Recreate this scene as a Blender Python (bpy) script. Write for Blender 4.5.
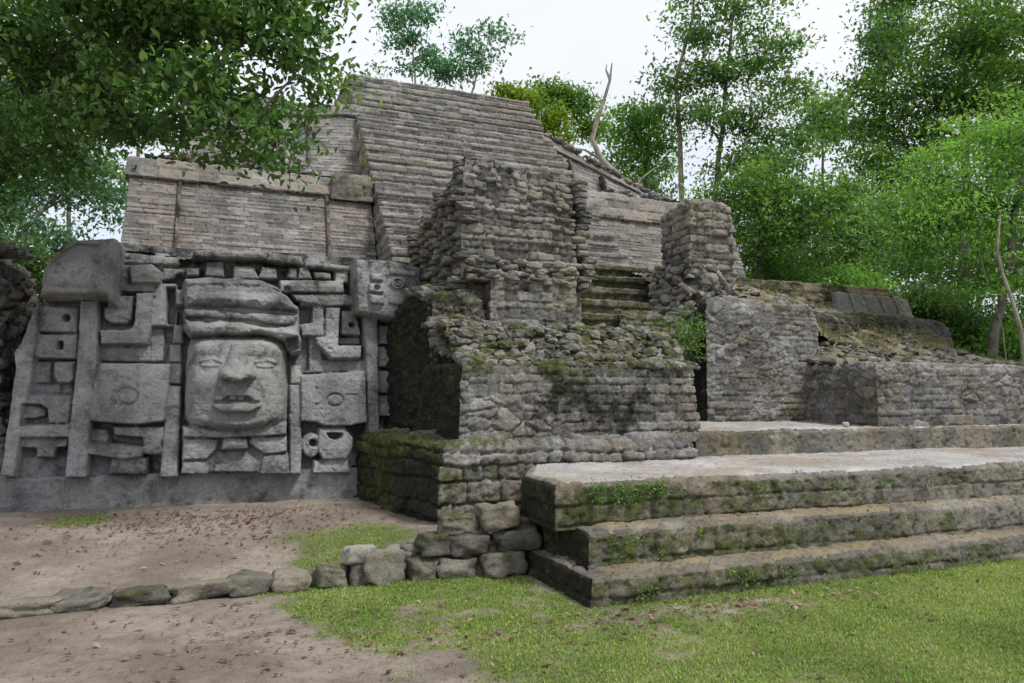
import bpy, math, random
import numpy as np
for o in list(bpy.data.objects): bpy.data.objects.remove(o)
S = bpy.context.scene
COL = S.collection
R = math.radians
# ------------------------------------------------------------------ camera
F_PX, PITCH, YAW, EYE = 740.0, math.atan(60/740), R(21.4), 1.6
cam = bpy.data.cameras.new('camera'); cam.lens = F_PX/1024*36; cam.sensor_width = 36
cam.clip_start = .05; cam.clip_end = 3000
co = bpy.data.objects.new('camera', cam); COL.objects.link(co)
co.location = (0, 0, EYE); co.rotation_euler = (R(90)+PITCH, 0, -YAW)
S.camera = co
# ------------------------------------------------------------------ sky and sun
SUN_EL, SUN_AZ = R(58), R(200)
W = bpy.data.worlds.new('World'); S.world = W; W.use_nodes = True
wt = W.node_tree; wt.nodes.clear()
wo = wt.nodes.new('ShaderNodeOutputWorld'); wb = wt.nodes.new('ShaderNodeBackground')
sk = wt.nodes.new('ShaderNodeTexSky'); sk.sky_type = 'NISHITA'; sk.sun_disc = False
sk.sun_elevation = SUN_EL; sk.sun_rotation = SUN_AZ
tc = wt.nodes.new('ShaderNodeTexCoord'); nz = wt.nodes.new('ShaderNodeTexNoise')
nz.inputs['Scale'].default_value = 2.2; nz.inputs['Detail'].default_value = 5
rp = wt.nodes.new('ShaderNodeMapRange'); rp.inputs[1].default_value = .3; rp.inputs[2].default_value = .75
rp.inputs[3].default_value = .99; rp.inputs[4].default_value = .86
mx = wt.nodes.new('ShaderNodeMix'); mx.data_type = 'RGBA'
mx.inputs[7].default_value = (7.0, 7.2, 7.65, 1)
wt.links.new(tc.outputs['Generated'], nz.inputs['Vector']); wt.links.new(nz.outputs['Fac'], rp.inputs[0])
sz_ = wt.nodes.new('ShaderNodeSeparateXYZ'); wt.links.new(tc.outputs['Generated'], sz_.inputs[0])
el_ = wt.nodes.new('ShaderNodeMapRange'); el_.inputs[1].default_value = .12; el_.inputs[2].default_value = .42; el_.inputs[3].default_value = .66; el_.inputs[4].default_value = 1.; wt.links.new(sz_.outputs[2], el_.inputs[0])
ml_ = wt.nodes.new('ShaderNodeMath'); ml_.operation = 'MULTIPLY'; wt.links.new(rp.outputs[0], ml_.inputs[0]); wt.links.new(el_.outputs[0], ml_.inputs[1])
wt.links.new(ml_.outputs[0], mx.inputs[0]); wt.links.new(sk.outputs[0], mx.inputs[6])
wt.links.new(mx.outputs[2], wb.inputs[0]); wb.inputs[1].default_value = .1
wt.links.new(wb.outputs[0], wo.inputs[0])
sl = bpy.data.lights.new('sun', 'SUN'); sl.energy = 2.3; sl.angle = R(12); sl.color = (1, .96, .9)
so = bpy.data.objects.new('sun', sl); COL.objects.link(so)
# the sun stands high behind and to the right of the camera
so.rotation_euler = (R(90)-SUN_EL, 0, R(38)); so.location = (0, -5, 20)
S.view_settings.view_transform = 'Standard'; S.view_settings.look = 'None'
S.view_settings.gamma = 1; S.view_settings.exposure = 0.52; S.view_settings.use_curve_mapping = False
S.render.engine = 'CYCLES'
S.cycles.max_bounces = 6; S.cycles.diffuse_bounces = 3; S.cycles.transmission_bounces = 4; S.cycles.transparent_max_bounces = 4
# ------------------------------------------------------------------ measuring helpers: a direction seen from the camera met with a wall or floor
def ray(px, py):
    a, b = (px-512)/F_PX, -(py-341.5)/F_PX
    c, s = math.cos(PITCH), math.sin(PITCH); y, z = c-b*s, s+b*c
    c, s = math.cos(YAW), math.sin(YAW)
    return np.array([a*c+y*s, -a*s+y*c, z])
def at_y(px, py, y): r = ray(px, py); return r*(y/r[1])+[0, 0, EYE]
def at_d(px, py, d): return ray(px, py)*d+np.array([0, 0, EYE])
# ------------------------------------------------------------------ noise
def hsh(i, j, k, seed):
    i, j, k = (np.asarray(q).astype(np.int64) for q in (i, j, k))
    h = (i*374761393+j*668265263+k*1274126177+seed*974634777) & 0xffffffff
    h = ((h ^ (h >> 13))*1103515245) & 0xffffffff
    h = ((h ^ (h >> 16))*2654435761) & 0xffffffff
    h ^= h >> 15
    return (h & 0xffffff)/float(0x1000000)
def vn(P, seed=0):
    Pi = np.floor(P); f = P-Pi; f = f*f*(3-2*f); i, j, k = Pi[:, 0], Pi[:, 1], Pi[:, 2]
    r = 0
    for a in (0, 1):
        for b in (0, 1):
            for c in (0, 1):
                w = (f[:, 0] if a else 1-f[:, 0])*(f[:, 1] if b else 1-f[:, 1])*(f[:, 2] if c else 1-f[:, 2])
                r = r+w*hsh(i+a, j+b, k+c, seed)
    return r*2-1
def fbm(P, sc, seed=0, octv=4):
    P = np.asarray(P)*sc; r = 0; a = 1; t = 0
    for o in range(octv):
        r = r+a*vn(P, seed+o*17); t += a; a *= .5; P = P*2.03+5.1
    return r/t
def p3(u, v, w=0.0): return np.stack([u, v, np.zeros_like(u)+w], 1)
def worley(P, seed=0, jit=.85):
    Pi = np.floor(P); f1 = np.full(len(P), 9.); f2 = np.full(len(P), 9.); idd = np.zeros(len(P))
    for a in (-1, 0, 1):
        for b in (-1, 0, 1):
            for c in (-1, 0, 1):
                q = Pi+np.array([a, b, c]); i, j, k = q.T
                o = np.stack([hsh(i, j, k, seed+s) for s in (1, 2, 3)], 1)
                d = np.linalg.norm(q+.5+(o-.5)*jit-P, axis=1); h = hsh(i, j, k, seed+9)
                m = d < f1
                f2 = np.where(m, f1, np.minimum(f2, d)); idd = np.where(m, h, idd); f1 = np.where(m, d, f1)
    return f1, f2, idd
def sstep(a, b, x): t = np.clip((x-a)/(b-a), 0, 1); return t*t*(3-2*t)
# ------------------------------------------------------------------ masonry patterns: (P,u,v) -> displacement, per-stone random
def courses(rh=.12, w=.28, depth=.03, amp=.012, warp=.02, rad=.03, seed=0, fine=.006, jit=.35):
    rg = np.random.RandomState(seed+5); rb = np.concatenate([[-1.5], -1.5+np.cumsum(rh*(.7+.6*rg.rand(int(16/rh))))])
    def f(P, u, v):
        q = p3(u, v, seed*3.3)
        uu = u+warp*fbm(q, 2.2/max(w, .1)*.5, seed+1, 3); vv = v+warp*.8*fbm(q, 1.6, seed+2, 3)+warp*.25*fbm(q, 9, seed+3, 2)
        r = np.clip(np.searchsorted(rb, vv)-1, 0, len(rb)-2)
        dv = np.minimum(vv-rb[r], rb[r+1]-vv)
        off = hsh(r, 7, 1, seed)*w; wr = w*(.75+.5*hsh(r, 3, 5, seed))
        t = (uu-off)/wr; k = np.floor(t)
        bd = lambda kk: kk+(hsh(kk, r, 0, seed+11)-.5)*2*jit
        a, c = bd(k), bd(k+1); lo = t < a; hi = t >= c
        k = np.where(lo, k-1, np.where(hi, k+1, k)); a, c = bd(k), bd(k+1)
        du = np.minimum(t-a, c-t)*wr
        e = rad-np.sqrt(np.maximum(rad-du, 0)**2+np.maximum(rad-dv, 0)**2)
        h = 1-(1-np.clip((e+.12*rad*fbm(P, 40, seed+3, 2))/(rad*.75), 0, 1))**3
        rn = hsh(k, r, 4, seed+21)
        d = -depth*(1-h)+amp*(rn*2-1)*h+1.3*fine*fbm(P, 13, seed+31, 3)-fine*1.6*sstep(.1, .5, fbm(P, 19, seed+51, 3))+.6*fine*fbm(P, 42, seed+61, 2)+fine*fbm(P, 3, seed+41, 2)
        return d, rn
    return f
def rubble(w=.2, h=.1, depth=.05, amp=.02, seed=0, fine=.012, edge=.17):
    def f(P, u, v):
        Q = P/np.array([w, w, h]); Q = Q+.25*np.stack([fbm(P, 5, seed+s, 2) for s in (1, 2, 3)], 1)
        f1, f2, idd = worley(Q, seed); e = np.clip((f2-f1)/edge, 0, 1)
        k = 1-(1-e)**3
        return -depth*(1-k)+amp*(idd*2-1)*k+fine*1.2*fbm(P, 12, seed+31, 3)-fine*1.2*sstep(.1, .5, fbm(P, 21, seed+51, 3))+.5*fine*fbm(P, 42, seed+61, 2), idd
    return f
def mixpat(a, b, sc=.8, bias=0., seed=0):
    def f(P, u, v):
        da, ra = a(P, u, v); db, rb_ = b(P, u, v); m = sstep(-.12, .12, fbm(P, sc, seed, 2)+bias)
        return da*(1-m)+db*m, np.where(m > .5, rb_, ra)
    return f
# ------------------------------------------------------------------ mesh helpers
def mk(name, V, F, mat, parent=None, attr=None, loc=None, smooth=True, mats=None, midx=None):
    V = np.asarray(V, dtype=np.float64)
    if parent is not None and loc is None: loc0 = np.array(ABS[parent.name])
    else: loc0 = np.array(loc if loc is not None else (0, 0, 0))
    me = bpy.data.meshes.new(name); V = V-loc0
    F = np.asarray(F, dtype=np.int32); n, k = F.shape
    me.vertices.add(len(V)); me.vertices.foreach_set('co', V.astype(np.float32).ravel())
    me.loops.add(n*k); me.loops.foreach_set('vertex_index', F.ravel())
    me.polygons.add(n); me.polygons.foreach_set('loop_start', np.arange(n, dtype=np.int32)*k)
    me.polygons.foreach_set('use_smooth', np.full(n, smooth))
    me.update(calc_edges=True); me.validate()
    if attr is not None:
        a = me.attributes.new('mixc', 'FLOAT_COLOR', 'POINT'); c = np.ones((len(V), 4), dtype=np.float32); c[:, :3] = attr
        a.data.foreach_set('color', c.ravel())
    me.materials.append(mat)
    o = bpy.data.objects.new(name, me); COL.objects.link(o)
    if parent is not None: o.parent = parent; ABS[o.name] = tuple(loc0)
    else: o.location = tuple(loc0); ABS[o.name] = tuple(loc0)
    return o
ABS = {}
def tag(o, label=None, cat=None, group=None, kind=None):
    if label: o['label'] = label
    if cat: o['category'] = cat
    if group: o['group'] = group
    if kind: o['kind'] = kind
    return o
def thing(name, label, cat, loc, group=None):
    o = bpy.data.objects.new(name, None); COL.objects.link(o); o.location = loc; ABS[o.name] = tuple(loc); o.empty_display_size = .2
    return tag(o, label, cat, group)
def grid_faces(n, m):
    i = np.arange(n-1)[:, None]*m+np.arange(m-1)[None, :]
    return np.stack([i, i+m, i+m+1, i+1], -1).reshape(-1, 4)
def merge(parts):
    V, Fs, A, n = [], [], [], 0
    for v, f, a in parts: V.append(v); Fs.append(f+n); A.append(a); n += len(v)
    return np.concatenate(V), np.concatenate(Fs), np.concatenate(A)
def no_attr(V): return np.zeros((len(V), 3))
def ribbon(path, prof, res, pat, attr=None, warp=None, soft=.04, lean=None):
    """a wall or step: plan path (outside on its right hand) swept with a profile of (inset, z)"""
    path = np.array(path, float); prof = np.array(prof, float)
    segs = np.diff(path, axis=0); L = np.linalg.norm(segs, axis=1); nn = np.stack([segs[:, 1], -segs[:, 0]], 1)/L[:, None]
    mit = np.zeros_like(path)
    for i in range(len(path)):
        if i == 0: mit[i] = nn[0]
        elif i == len(path)-1: mit[i] = nn[-1]
        else: mit[i] = (nn[i-1]+nn[i])/(1+nn[i-1]@nn[i])
    ts, si, us = [], [], []; acc = 0
    for i, l in enumerate(L):
        n = max(2, int(round(l/res))); t = np.arange(n)/n
        ts.append(t); si.append(np.full(n, i)); us.append(acc+t*l); acc += l
    ts.append([1.]); si.append([len(L)-1]); us.append([acc])
    ts = np.concatenate(ts); si = np.concatenate(si); us = np.concatenate(us)
    pl = np.linalg.norm(np.diff(prof, axis=0), axis=1); ps, pi, pv = [], [], []; acc = 0
    for i, l in enumerate(pl):
        n = max(1, int(round(l/res))); t = np.arange(n)/n
        ps.append(t); pi.append(np.full(n, i)); pv.append(acc+t*l); acc += l
    ps.append([1.]); pi.append([len(pl)-1]); pv.append([acc])
    ps = np.concatenate(ps); pi = np.concatenate(pi); pv = np.concatenate(pv)
    pr = prof[pi]*(1-ps[:, None])+prof[pi+1]*ps[:, None]
    pd = np.diff(prof, axis=0)/pl[:, None]; pn = np.stack([pd[:, 1], pd[:, 0]], 1)[pi]
    def smooth(a, sp):
        k = max(1, int(round(soft/res))); b = np.concatenate([np.repeat(a[:1], k, 0), a, np.repeat(a[-1:], k, 0)])
        w = np.hanning(2*k+3)[1:-1]; w /= w.sum()
        return np.stack([np.convolve(b[:, c], w, 'valid') for c in range(a.shape[1])], 1)
    nsm = smooth(nn[si], res); nsm /= np.linalg.norm(nsm, axis=1)[:, None]
    psm = smooth(pn, res); psm /= np.linalg.norm(psm, axis=1)[:, None]
    base = path[si]*(1-ts[:, None])+path[si+1]*ts[:, None]
    mi = mit[si]*(1-ts[:, None])+mit[si+1]*ts[:, None]
    ins = pr[:, 0]; xy = base[:, None, :]-mi[:, None, :]*ins[None, :, None]
    n, m = len(us), len(pv)
    P = np.concatenate([xy, np.broadcast_to(pr[None, :, 1:2], (n, m, 1))], 2).reshape(-1, 3)
    N = np.concatenate([nsm[:, None, :]*psm[None, :, 0:1], np.broadcast_to(psm[None, :, 1:2], (n, m, 1))], 2).reshape(-1, 3)
    U = np.repeat(us, m); V = np.tile(pv, n)
    if lean: P[:, 1] += lean[0]*(P[:, 2]-lean[1])
    d, rn = pat(P, U, V)
    Q = P+N*d[:, None]
    # worn arrises
    if warp is not None: Q = warp(Q, P, U, V)
    A = np.zeros((len(Q), 3)); A[:, 0] = rn
    if attr is not None: A[:, 1], A[:, 2] = attr(P, N)
    return Q, grid_faces(n, m), A
def sheet(fn, nu, nv, pat, attr=None, disp=True):
    """a surface from fn(s,t)->P on a unit square, displaced along its normal"""
    s, t = np.meshgrid(np.linspace(0, 1, nu), np.linspace(0, 1, nv), indexing='ij')
    P = fn(s.ravel(), t.ravel()); G = P.reshape(nu, nv, 3)
    N = np.cross(np.gradient(G, axis=0), np.gradient(G, axis=1)).reshape(-1, 3); N /= np.linalg.norm(N, axis=1)[:, None]+1e-9
    d, rn = pat(P, P[:, 0], P[:, 2]+P[:, 1])
    A = np.zeros((len(P), 3)); A[:, 0] = rn
    if attr is not None: A[:, 1], A[:, 2] = attr(P, N)
    return P+N*d[:, None], grid_faces(nu, nv), A
# unit rocks
def _ico(sub):
    import bmesh
    bm = bmesh.new(); bmesh.ops.create_icosphere(bm, subdivisions=sub, radius=1)
    V = np.array([v.co[:] for v in bm.verts]); Fc = np.array([[l.index for l in f.verts] for f in bm.faces]); bm.free(); return V, Fc
ICO = {k: _ico(k) for k in (1, 2, 3, 4)}
def rotm(rx, ry, rz):
    cx, sx, cy, sy, cz, sz = math.cos(rx), math.sin(rx), math.cos(ry), math.sin(ry), math.cos(rz), math.sin(rz)
    return np.array([[cz, -sz, 0], [sz, cz, 0], [0, 0, 1]])@np.array([[cy, 0, sy], [0, 1, 0], [-sy, 0, cy]])@np.array([[1, 0, 0], [0, cx, -sx], [0, sx, cx]])
def rock(c, size, rot=(0, 0, 0), sub=2, seed=0, box=.55, rough=.13, moss=0., dark=0., flat=0):
    V, Fc = ICO[sub]; m = np.abs(V).max(1)[:, None]; P = V*(1-box)+V/m*box*.9
    P = P*(1+rough*fbm(V, 1.3, seed*7+3, 2)[:, None]*1.6+.06*fbm(V, 5, seed+90, 2)[:, None])
    P = P*np.array(size)/2; P = P@rotm(*rot).T+np.array(c)
    A = np.zeros((len(P), 3)); A[:, 0] = (seed*.61803) % 1
    up = (V@rotm(*rot).T)[:, 2]
    A[:, 1] = moss*(.5+.5*up); A[:, 2] = dark
    return P, Fc, A
def rocks(n, place, smin, smax, seed, sub=1, flat=(.3, .6), tilt=.25, moss=.3, dark=0., elong=(1., 1.8), yaw=None):
    rg = np.random.RandomState(seed); out = []
    for i in range(n):
        c = place(rg); s = smin+(smax-smin)*rg.rand()**1.8
        sz = (s*rg.uniform(*elong), s*rg.uniform(.8, 1.2), s*rg.uniform(*flat))
        rz = rg.uniform(0, 6.3) if yaw is None else rg.normal(0, yaw)
        out.append(rock(c, sz, (rg.normal(0, tilt), rg.normal(0, tilt), rz), sub, seed*131+i, rg.uniform(.3, .8), .15, moss*rg.rand(), dark))
    return merge(out)
def tube(pts, rad, n=7, wob=0, seed=0):
    pts = np.array(pts, float); rad = np.array(rad, float); T = np.gradient(pts, axis=0); T /= np.linalg.norm(T, axis=1)[:, None]+1e-9
    up = np.array([.3, .9, .1]); A = np.cross(T, up); A /= np.linalg.norm(A, axis=1)[:, None]+1e-9; B = np.cross(T, A)
    th = np.arange(n)/n*2*math.pi
    r = rad[:, None]*(1+wob*(np.random.RandomState(seed).rand(len(pts), n)-.5))
    V = pts[:, None, :]+(A[:, None, :]*np.cos(th)[None, :, None]+B[:, None, :]*np.sin(th)[None, :, None])*r[:, :, None]
    i = np.arange(len(pts)-1)[:, None]*n; j = np.arange(n)[None, :]; k = (j+1) % n
    Fc = np.stack([i+j, i+k, i+n+k, i+n+j], -1).reshape(-1, 4)
    return V.reshape(-1, 3), Fc
def bez(a, b, c, n):
    t = np.linspace(0, 1, n)[:, None]; a, b, c = map(np.array, (a, b, c)); return a*(1-t)**2+2*b*t*(1-t)+c*t*t
# ------------------------------------------------------------------ materials
class NT:
    def __init__(s, name):
        s.m = bpy.data.materials.new(name); s.m.use_nodes = True; s.t = s.m.node_tree; s.t.nodes.clear()
        s.out = s.n('ShaderNodeOutputMaterial')
    def n(s, ty, **kw):
        x = s.t.nodes.new(ty)
        for k, v in kw.items(): setattr(x, k, v)
        return x
    def l(s, a, b): s.t.links.new(a, b)
    def noise(s, sc, det=4, rough=.55, vec=None, dist=0):
        x = s.n('ShaderNodeTexNoise'); x.inputs['Scale'].default_value = sc; x.inputs['Detail'].default_value = det
        x.inputs['Roughness'].default_value = rough; x.inputs['Distortion'].default_value = dist
        s.l(vec or s.vec, x.inputs['Vector']); return x.outputs['Fac']
    def ramp(s, f, a, b, lo=0., hi=1.):
        x = s.n('ShaderNodeMapRange'); x.interpolation_type = 'SMOOTHSTEP'; s.l(f, x.inputs[0])
        for i, v in zip((1, 2, 3, 4), (a, b, lo, hi)): x.inputs[i].default_value = v
        return x.outputs[0]
    def mix(s, f, a, b, mode='MIX'):
        x = s.n('ShaderNodeMix', data_type='RGBA', blend_type=mode)
        for i, v in ((0, f), (6, a), (7, b)):
            if hasattr(v, 'links') or hasattr(v, 'is_linked'): s.l(v, x.inputs[i])
            else: x.inputs[i].default_value = v if i == 0 else (*v, 1)
        return x.outputs[2]
    def math(s, op, a, b):
        x = s.n('ShaderNodeMath', operation=op)
        for i, v in enumerate((a, b)):
            if hasattr(v, 'is_linked'): s.l(v, x.inputs[i])
            else: x.inputs[i].default_value = v
        return x.outputs[0]
    def geo(s):
        tcn = s.n('ShaderNodeNewGeometry'); s.vec = tcn.outputs['Position']; return tcn
    def attrs(s):
        a = s.n('ShaderNodeAttribute', attribute_name='mixc'); sp = s.n('ShaderNodeSeparateColor'); s.l(a.outputs['Color'], sp.inputs[0])
        return sp.outputs[0], sp.outputs[1], sp.outputs[2]
    def finish(s, col, rough=.92, bump=None, dist=.01, strength=.6, spec=.25):
        b = s.n('ShaderNodeBsdfPrincipled'); s.l(col, b.inputs['Base Color'])
        b.inputs['Roughness'].default_value = rough; b.inputs['Specular IOR Level'].default_value = spec
        if bump is not None:
            bp = s.n('ShaderNodeBump'); bp.inputs['Strength'].default_value = strength; bp.inputs['Distance'].default_value = dist
            s.l(bump, bp.inputs['Height']); s.l(bp.outputs[0], b.inputs['Normal'])
        s.l(b.outputs[0], s.out.inputs[0]); return s.m
def stone_mat(name, dark, light, stain=(.07, .065, .06), stain_amt=.5, ochre=(.25, .19, .12), ochre_amt=.3, lichen=(.5, .5, .48), lichen_amt=.3, rnd=.5, bumpd=.012, moss1=(.038, .052, .014), moss2=(.115, .13, .038), sc=1.):
    t = NT(name); t.geo(); r, g, b = t.attrs()
    c = t.mix(t.ramp(t.noise(1.7*sc, 6, .62), .32, .68), dark, light)
    c = t.mix(t.ramp(t.noise(9*sc, 5, .65), .35, .7, 0, .7), c, tuple(.5*(x+y) for x, y in zip(dark, light)))
    # each stone its own tone
    k = t.ramp(r, 0, 1, 1-rnd*.6, 1+rnd*.5); kk = t.n('ShaderNodeCombineColor')
    for i in range(3): t.l(k, kk.inputs[i])
    c = t.mix(1., c, kk.outputs[0], 'MULTIPLY')
    warmm = t.math('MULTIPLY', t.ramp(t.math('ADD', t.noise(.9*sc, 4), t.math('MULTIPLY', r, .25)), .55, .8), ochre_amt)
    c = t.mix(warmm, c, ochre)
    c = t.mix(t.math('MULTIPLY', t.ramp(t.noise(2.6*sc, 8, .7, dist=.4), .5, .68), stain_amt), c, stain)
    c = t.mix(t.math('MULTIPLY', t.ramp(t.noise(14*sc, 6, .75), .56, .72), lichen_amt), c, lichen)
    c = t.mix(t.math('MULTIPLY', t.ramp(t.noise(30*sc, 6, .85), .52, .66), .8), c, tuple(x*.55 for x in stain))
    c = t.mix(t.math('MULTIPLY', t.ramp(t.noise(52*sc, 4, .85), .56, .7), min(1, lichen_amt*1.3)), c, lichen)
    c = t.mix(t.math('MULTIPLY', t.ramp(t.noise(5.5*sc, 7, .75, dist=.6), .53, .66), lichen_amt*.6), c, tuple(x*.85 for x in lichen))
    nn = t.noise(7, 6, .7); mc = t.mix(t.ramp(t.noise(11, 4), .35, .65), moss1, moss2)
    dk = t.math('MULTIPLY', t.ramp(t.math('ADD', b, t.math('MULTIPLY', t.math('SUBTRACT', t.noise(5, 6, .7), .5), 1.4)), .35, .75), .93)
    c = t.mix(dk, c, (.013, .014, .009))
    mm = t.ramp(t.math('ADD', g, t.math('MULTIPLY', t.math('SUBTRACT', nn, .5), 2.0)), .38, .8)
    c = t.mix(t.math('MULTIPLY', mm, .9), c, mc)
    bh = t.math('ADD', t.noise(22*sc, 8, .7), t.math('MULTIPLY', t.noise(90*sc, 4, .7), .35))
    bh = t.math('ADD', bh, t.math('MULTIPLY', t.math('MULTIPLY', mm, t.noise(60, 4, .7)), .8))
    return t.finish(c, .95, bh, bumpd*2.2, .95)
M = {}
M['mask'] = stone_mat('carved_limestone', (.10, .103, .108), (.37, .375, .385), stain_amt=.85, ochre=(.2, .18, .15), ochre_amt=.3, lichen=(.5, .5, .5), lichen_amt=.45, rnd=.3, bumpd=.008)
M['pyr'] = stone_mat('pyramid_masonry', (.15, .143, .138), (.31, .298, .288), stain_amt=.45, ochre=(.23, .185, .13), ochre_amt=.5, lichen=(.52, .5, .49), lichen_amt=.3, rnd=.6, bumpd=.012)
M['block'] = stone_mat('mossy_block_masonry', (.10, .095, .09), (.32, .31, .30), stain_amt=.85, ochre=(.15, .115, .065), ochre_amt=.6, lichen=(.58, .58, .56), lichen_amt=.62, rnd=.75, bumpd=.014)
M['tower'] = stone_mat('pier_masonry', (.11, .105, .10), (.30, .285, .265), stain_amt=.7, ochre=(.27, .235, .17), ochre_amt=.6, lichen=(.6, .6, .6), lichen_amt=.3, rnd=.8, bumpd=.014)
M['step'] = stone_mat('step_stone', (.11, .10, .08), (.30, .28, .245), stain_amt=.8, ochre=(.17, .135, .085), ochre_amt=.6, lichen=(.5, .49, .46), lichen_amt=.3, rnd=.5, bumpd=.014)
M['curb'] = stone_mat('curb_stone', (.12, .11, .09), (.28, .26, .22), stain_amt=.75, ochre=(.2, .17, .11), ochre_amt=.5, lichen=(.5, .5, .46), lichen_amt=.3, rnd=.7, bumpd=.014)
M['pale'] = stone_mat('pale_stone', (.36, .35, .33), (.55, .54, .52), stain_amt=.4, ochre_amt=.2, lichen_amt=.3, rnd=.2)
M['curb_pale'] = stone_mat('weathered_pale_stone', (.26, .25, .23), (.46, .45, .42), stain_amt=.5, ochre_amt=.3, lichen_amt=.3, rnd=.2)
M['tread'] = stone_mat('earthy_tread', (.19, .155, .10), (.32, .275, .185), stain_amt=.45, ochre=(.22, .18, .10), ochre_amt=.6, lichen=(.5, .48, .44), lichen_amt=.3, rnd=.25)
M['plaster'] = stone_mat('worn_plaster', (.27, .26, .25), (.46, .45, .44), stain=(.2, .185, .16), stain_amt=.5, ochre=(.25, .20, .14), ochre_amt=.75, lichen=(.55, .54, .54), lichen_amt=.3, rnd=.15, bumpd=.008)
M['hole'] = stone_mat('cavity_stone', (.02, .02, .018), (.05, .045, .04), lichen_amt=0, ochre_amt=0)
def ground_mat():
    t = NT('ground_dirt'); t.geo(); r, g, b = t.attrs()
    c = t.mix(t.ramp(t.noise(1.1, 6, .6), .35, .65), (.24, .195, .165), (.41, .35, .30))
    c = t.mix(t.ramp(t.noise(9, 7, .75), .45, .75, 0, .7), c, (.14, .105, .085))
    c = t.mix(t.ramp(t.noise(45, 4, .8), .55, .75, 0, .6), c, (.42, .37, .32))
    c = t.mix(t.ramp(t.noise(26, 6, .85), .52, .68, 0, .6), c, (.12, .085, .07))
    c = t.mix(t.ramp(t.noise(80, 3, .8), .56, .68, 0, .7), c, (.07, .055, .045))
    c = t.mix(t.ramp(t.noise(3.2, 7, .75), .52, .68, 0, .5), c, (.20, .175, .10))
    gm = t.ramp(t.math('ADD', g, t.math('MULTIPLY', t.math('SUBTRACT', t.noise(6, 6, .7), .5), .9)), .35, .75, 0, .85)
    gc = t.mix(t.ramp(t.noise(2.2, 5), .4, .62), (.13, .17, .04), (.24, .24, .10))
    c = t.mix(gm, c, gc)
    bh = t.math('ADD', t.noise(28, 8, .75), t.math('MULTIPLY', t.noise(110, 3), .4))
    return t.finish(c, .97, bh, .035, 1.)
M['ground'] = ground_mat()
def leaf_mat(name, cols, trans=.35, gloss=.5):
    t = NT(name); t.geo(); r, g, b = t.attrs()
    rp = t.n('ShaderNodeValToRGB'); t.l(r, rp.inputs[0]); e = rp.color_ramp.elements
    e[0].color = (*cols[0], 1); e[0].position = 0; e[1].color = (*cols[-1], 1); e[1].position = 1
    for i, cc in enumerate(cols[1:-1]): q = e.new((i+1)/(len(cols)-1)); q.color = (*cc, 1)
    d = t.n('ShaderNodeBsdfPrincipled'); t.l(rp.outputs[0], d.inputs['Base Color']); d.inputs['Roughness'].default_value = gloss
    d.inputs['Specular IOR Level'].default_value = .35
    tr = t.n('ShaderNodeBsdfTranslucent'); tcx = t.mix(1., rp.outputs[0], (1.5, 1.6, .8), 'MULTIPLY'); t.l(tcx, tr.inputs[0])
    m = t.n('ShaderNodeMixShader'); m.inputs[0].default_value = trans; t.l(d.outputs[0], m.inputs[1]); t.l(tr.outputs[0], m.inputs[2])
    t.l(m.outputs[0], t.out.inputs[0]); return t.m
M['leaf_dark'] = leaf_mat('leaf_deep_green', [(.032, .066, .026), (.05, .10, .036), (.075, .14, .048), (.15, .24, .09)], .42)
M['leaf_mid'] = leaf_mat('leaf_mid_green', [(.05, .115, .035), (.09, .18, .05), (.14, .25, .06), (.23, .36, .10)], .42)
M['leaf_near'] = leaf_mat('leaf_near_green', [(.035, .08, .025), (.065, .14, .04), (.11, .21, .06), (.24, .35, .13)], .42, .4)
M['leaf_blue'] = leaf_mat('leaf_blue_green', [(.05, .115, .065), (.07, .155, .095), (.09, .19, .12), (.13, .24, .13)], .42)
M['leaf_bright'] = leaf_mat('leaf_fresh_green', [(.08, .18, .05), (.13, .27, .06), (.18, .34, .08), (.28, .46, .12)], .45)
M['leaf_teal'] = leaf_mat('leaf_teal', [(.06, .15, .11), (.09, .20, .16), (.11, .24, .19), (.17, .30, .19)], .5)
M['leaf_airy'] = leaf_mat('leaf_airy_green', [(.06, .13, .06), (.10, .19, .08), (.15, .26, .09), (.26, .38, .14)], .48)
M['leaf_lime'] = leaf_mat('leaf_lime', [(.10, .17, .02), (.18, .27, .03), (.26, .36, .04)], .4)
M['grass'] = leaf_mat('grass_blades', [(.11, .17, .03), (.16, .26, .045), (.23, .34, .065), (.36, .38, .14)], .3, .6)
M['straw'] = leaf_mat('dry_grass', [(.12, .12, .055), (.22, .20, .11), (.15, .18, .06)], .3, .7)
M['litter'] = leaf_mat('fallen_leaves', [(.06, .035, .025), (.12, .065, .045), (.2, .10, .07), (.34, .24, .17)], .1, .7)
def bark(name, a, b_):
    t = NT(name); t.geo(); c = t.mix(t.ramp(t.noise(4, 6, .7), .35, .65), a, b_)
    return t.finish(c, .9, t.noise(20, 6, .7), .02)
M['bark'] = bark('bark_grey', (.07, .06, .05), (.2, .18, .16)); M['bark_pale'] = bark('bark_pale', (.2, .17, .14), (.4, .36, .31))
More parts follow.
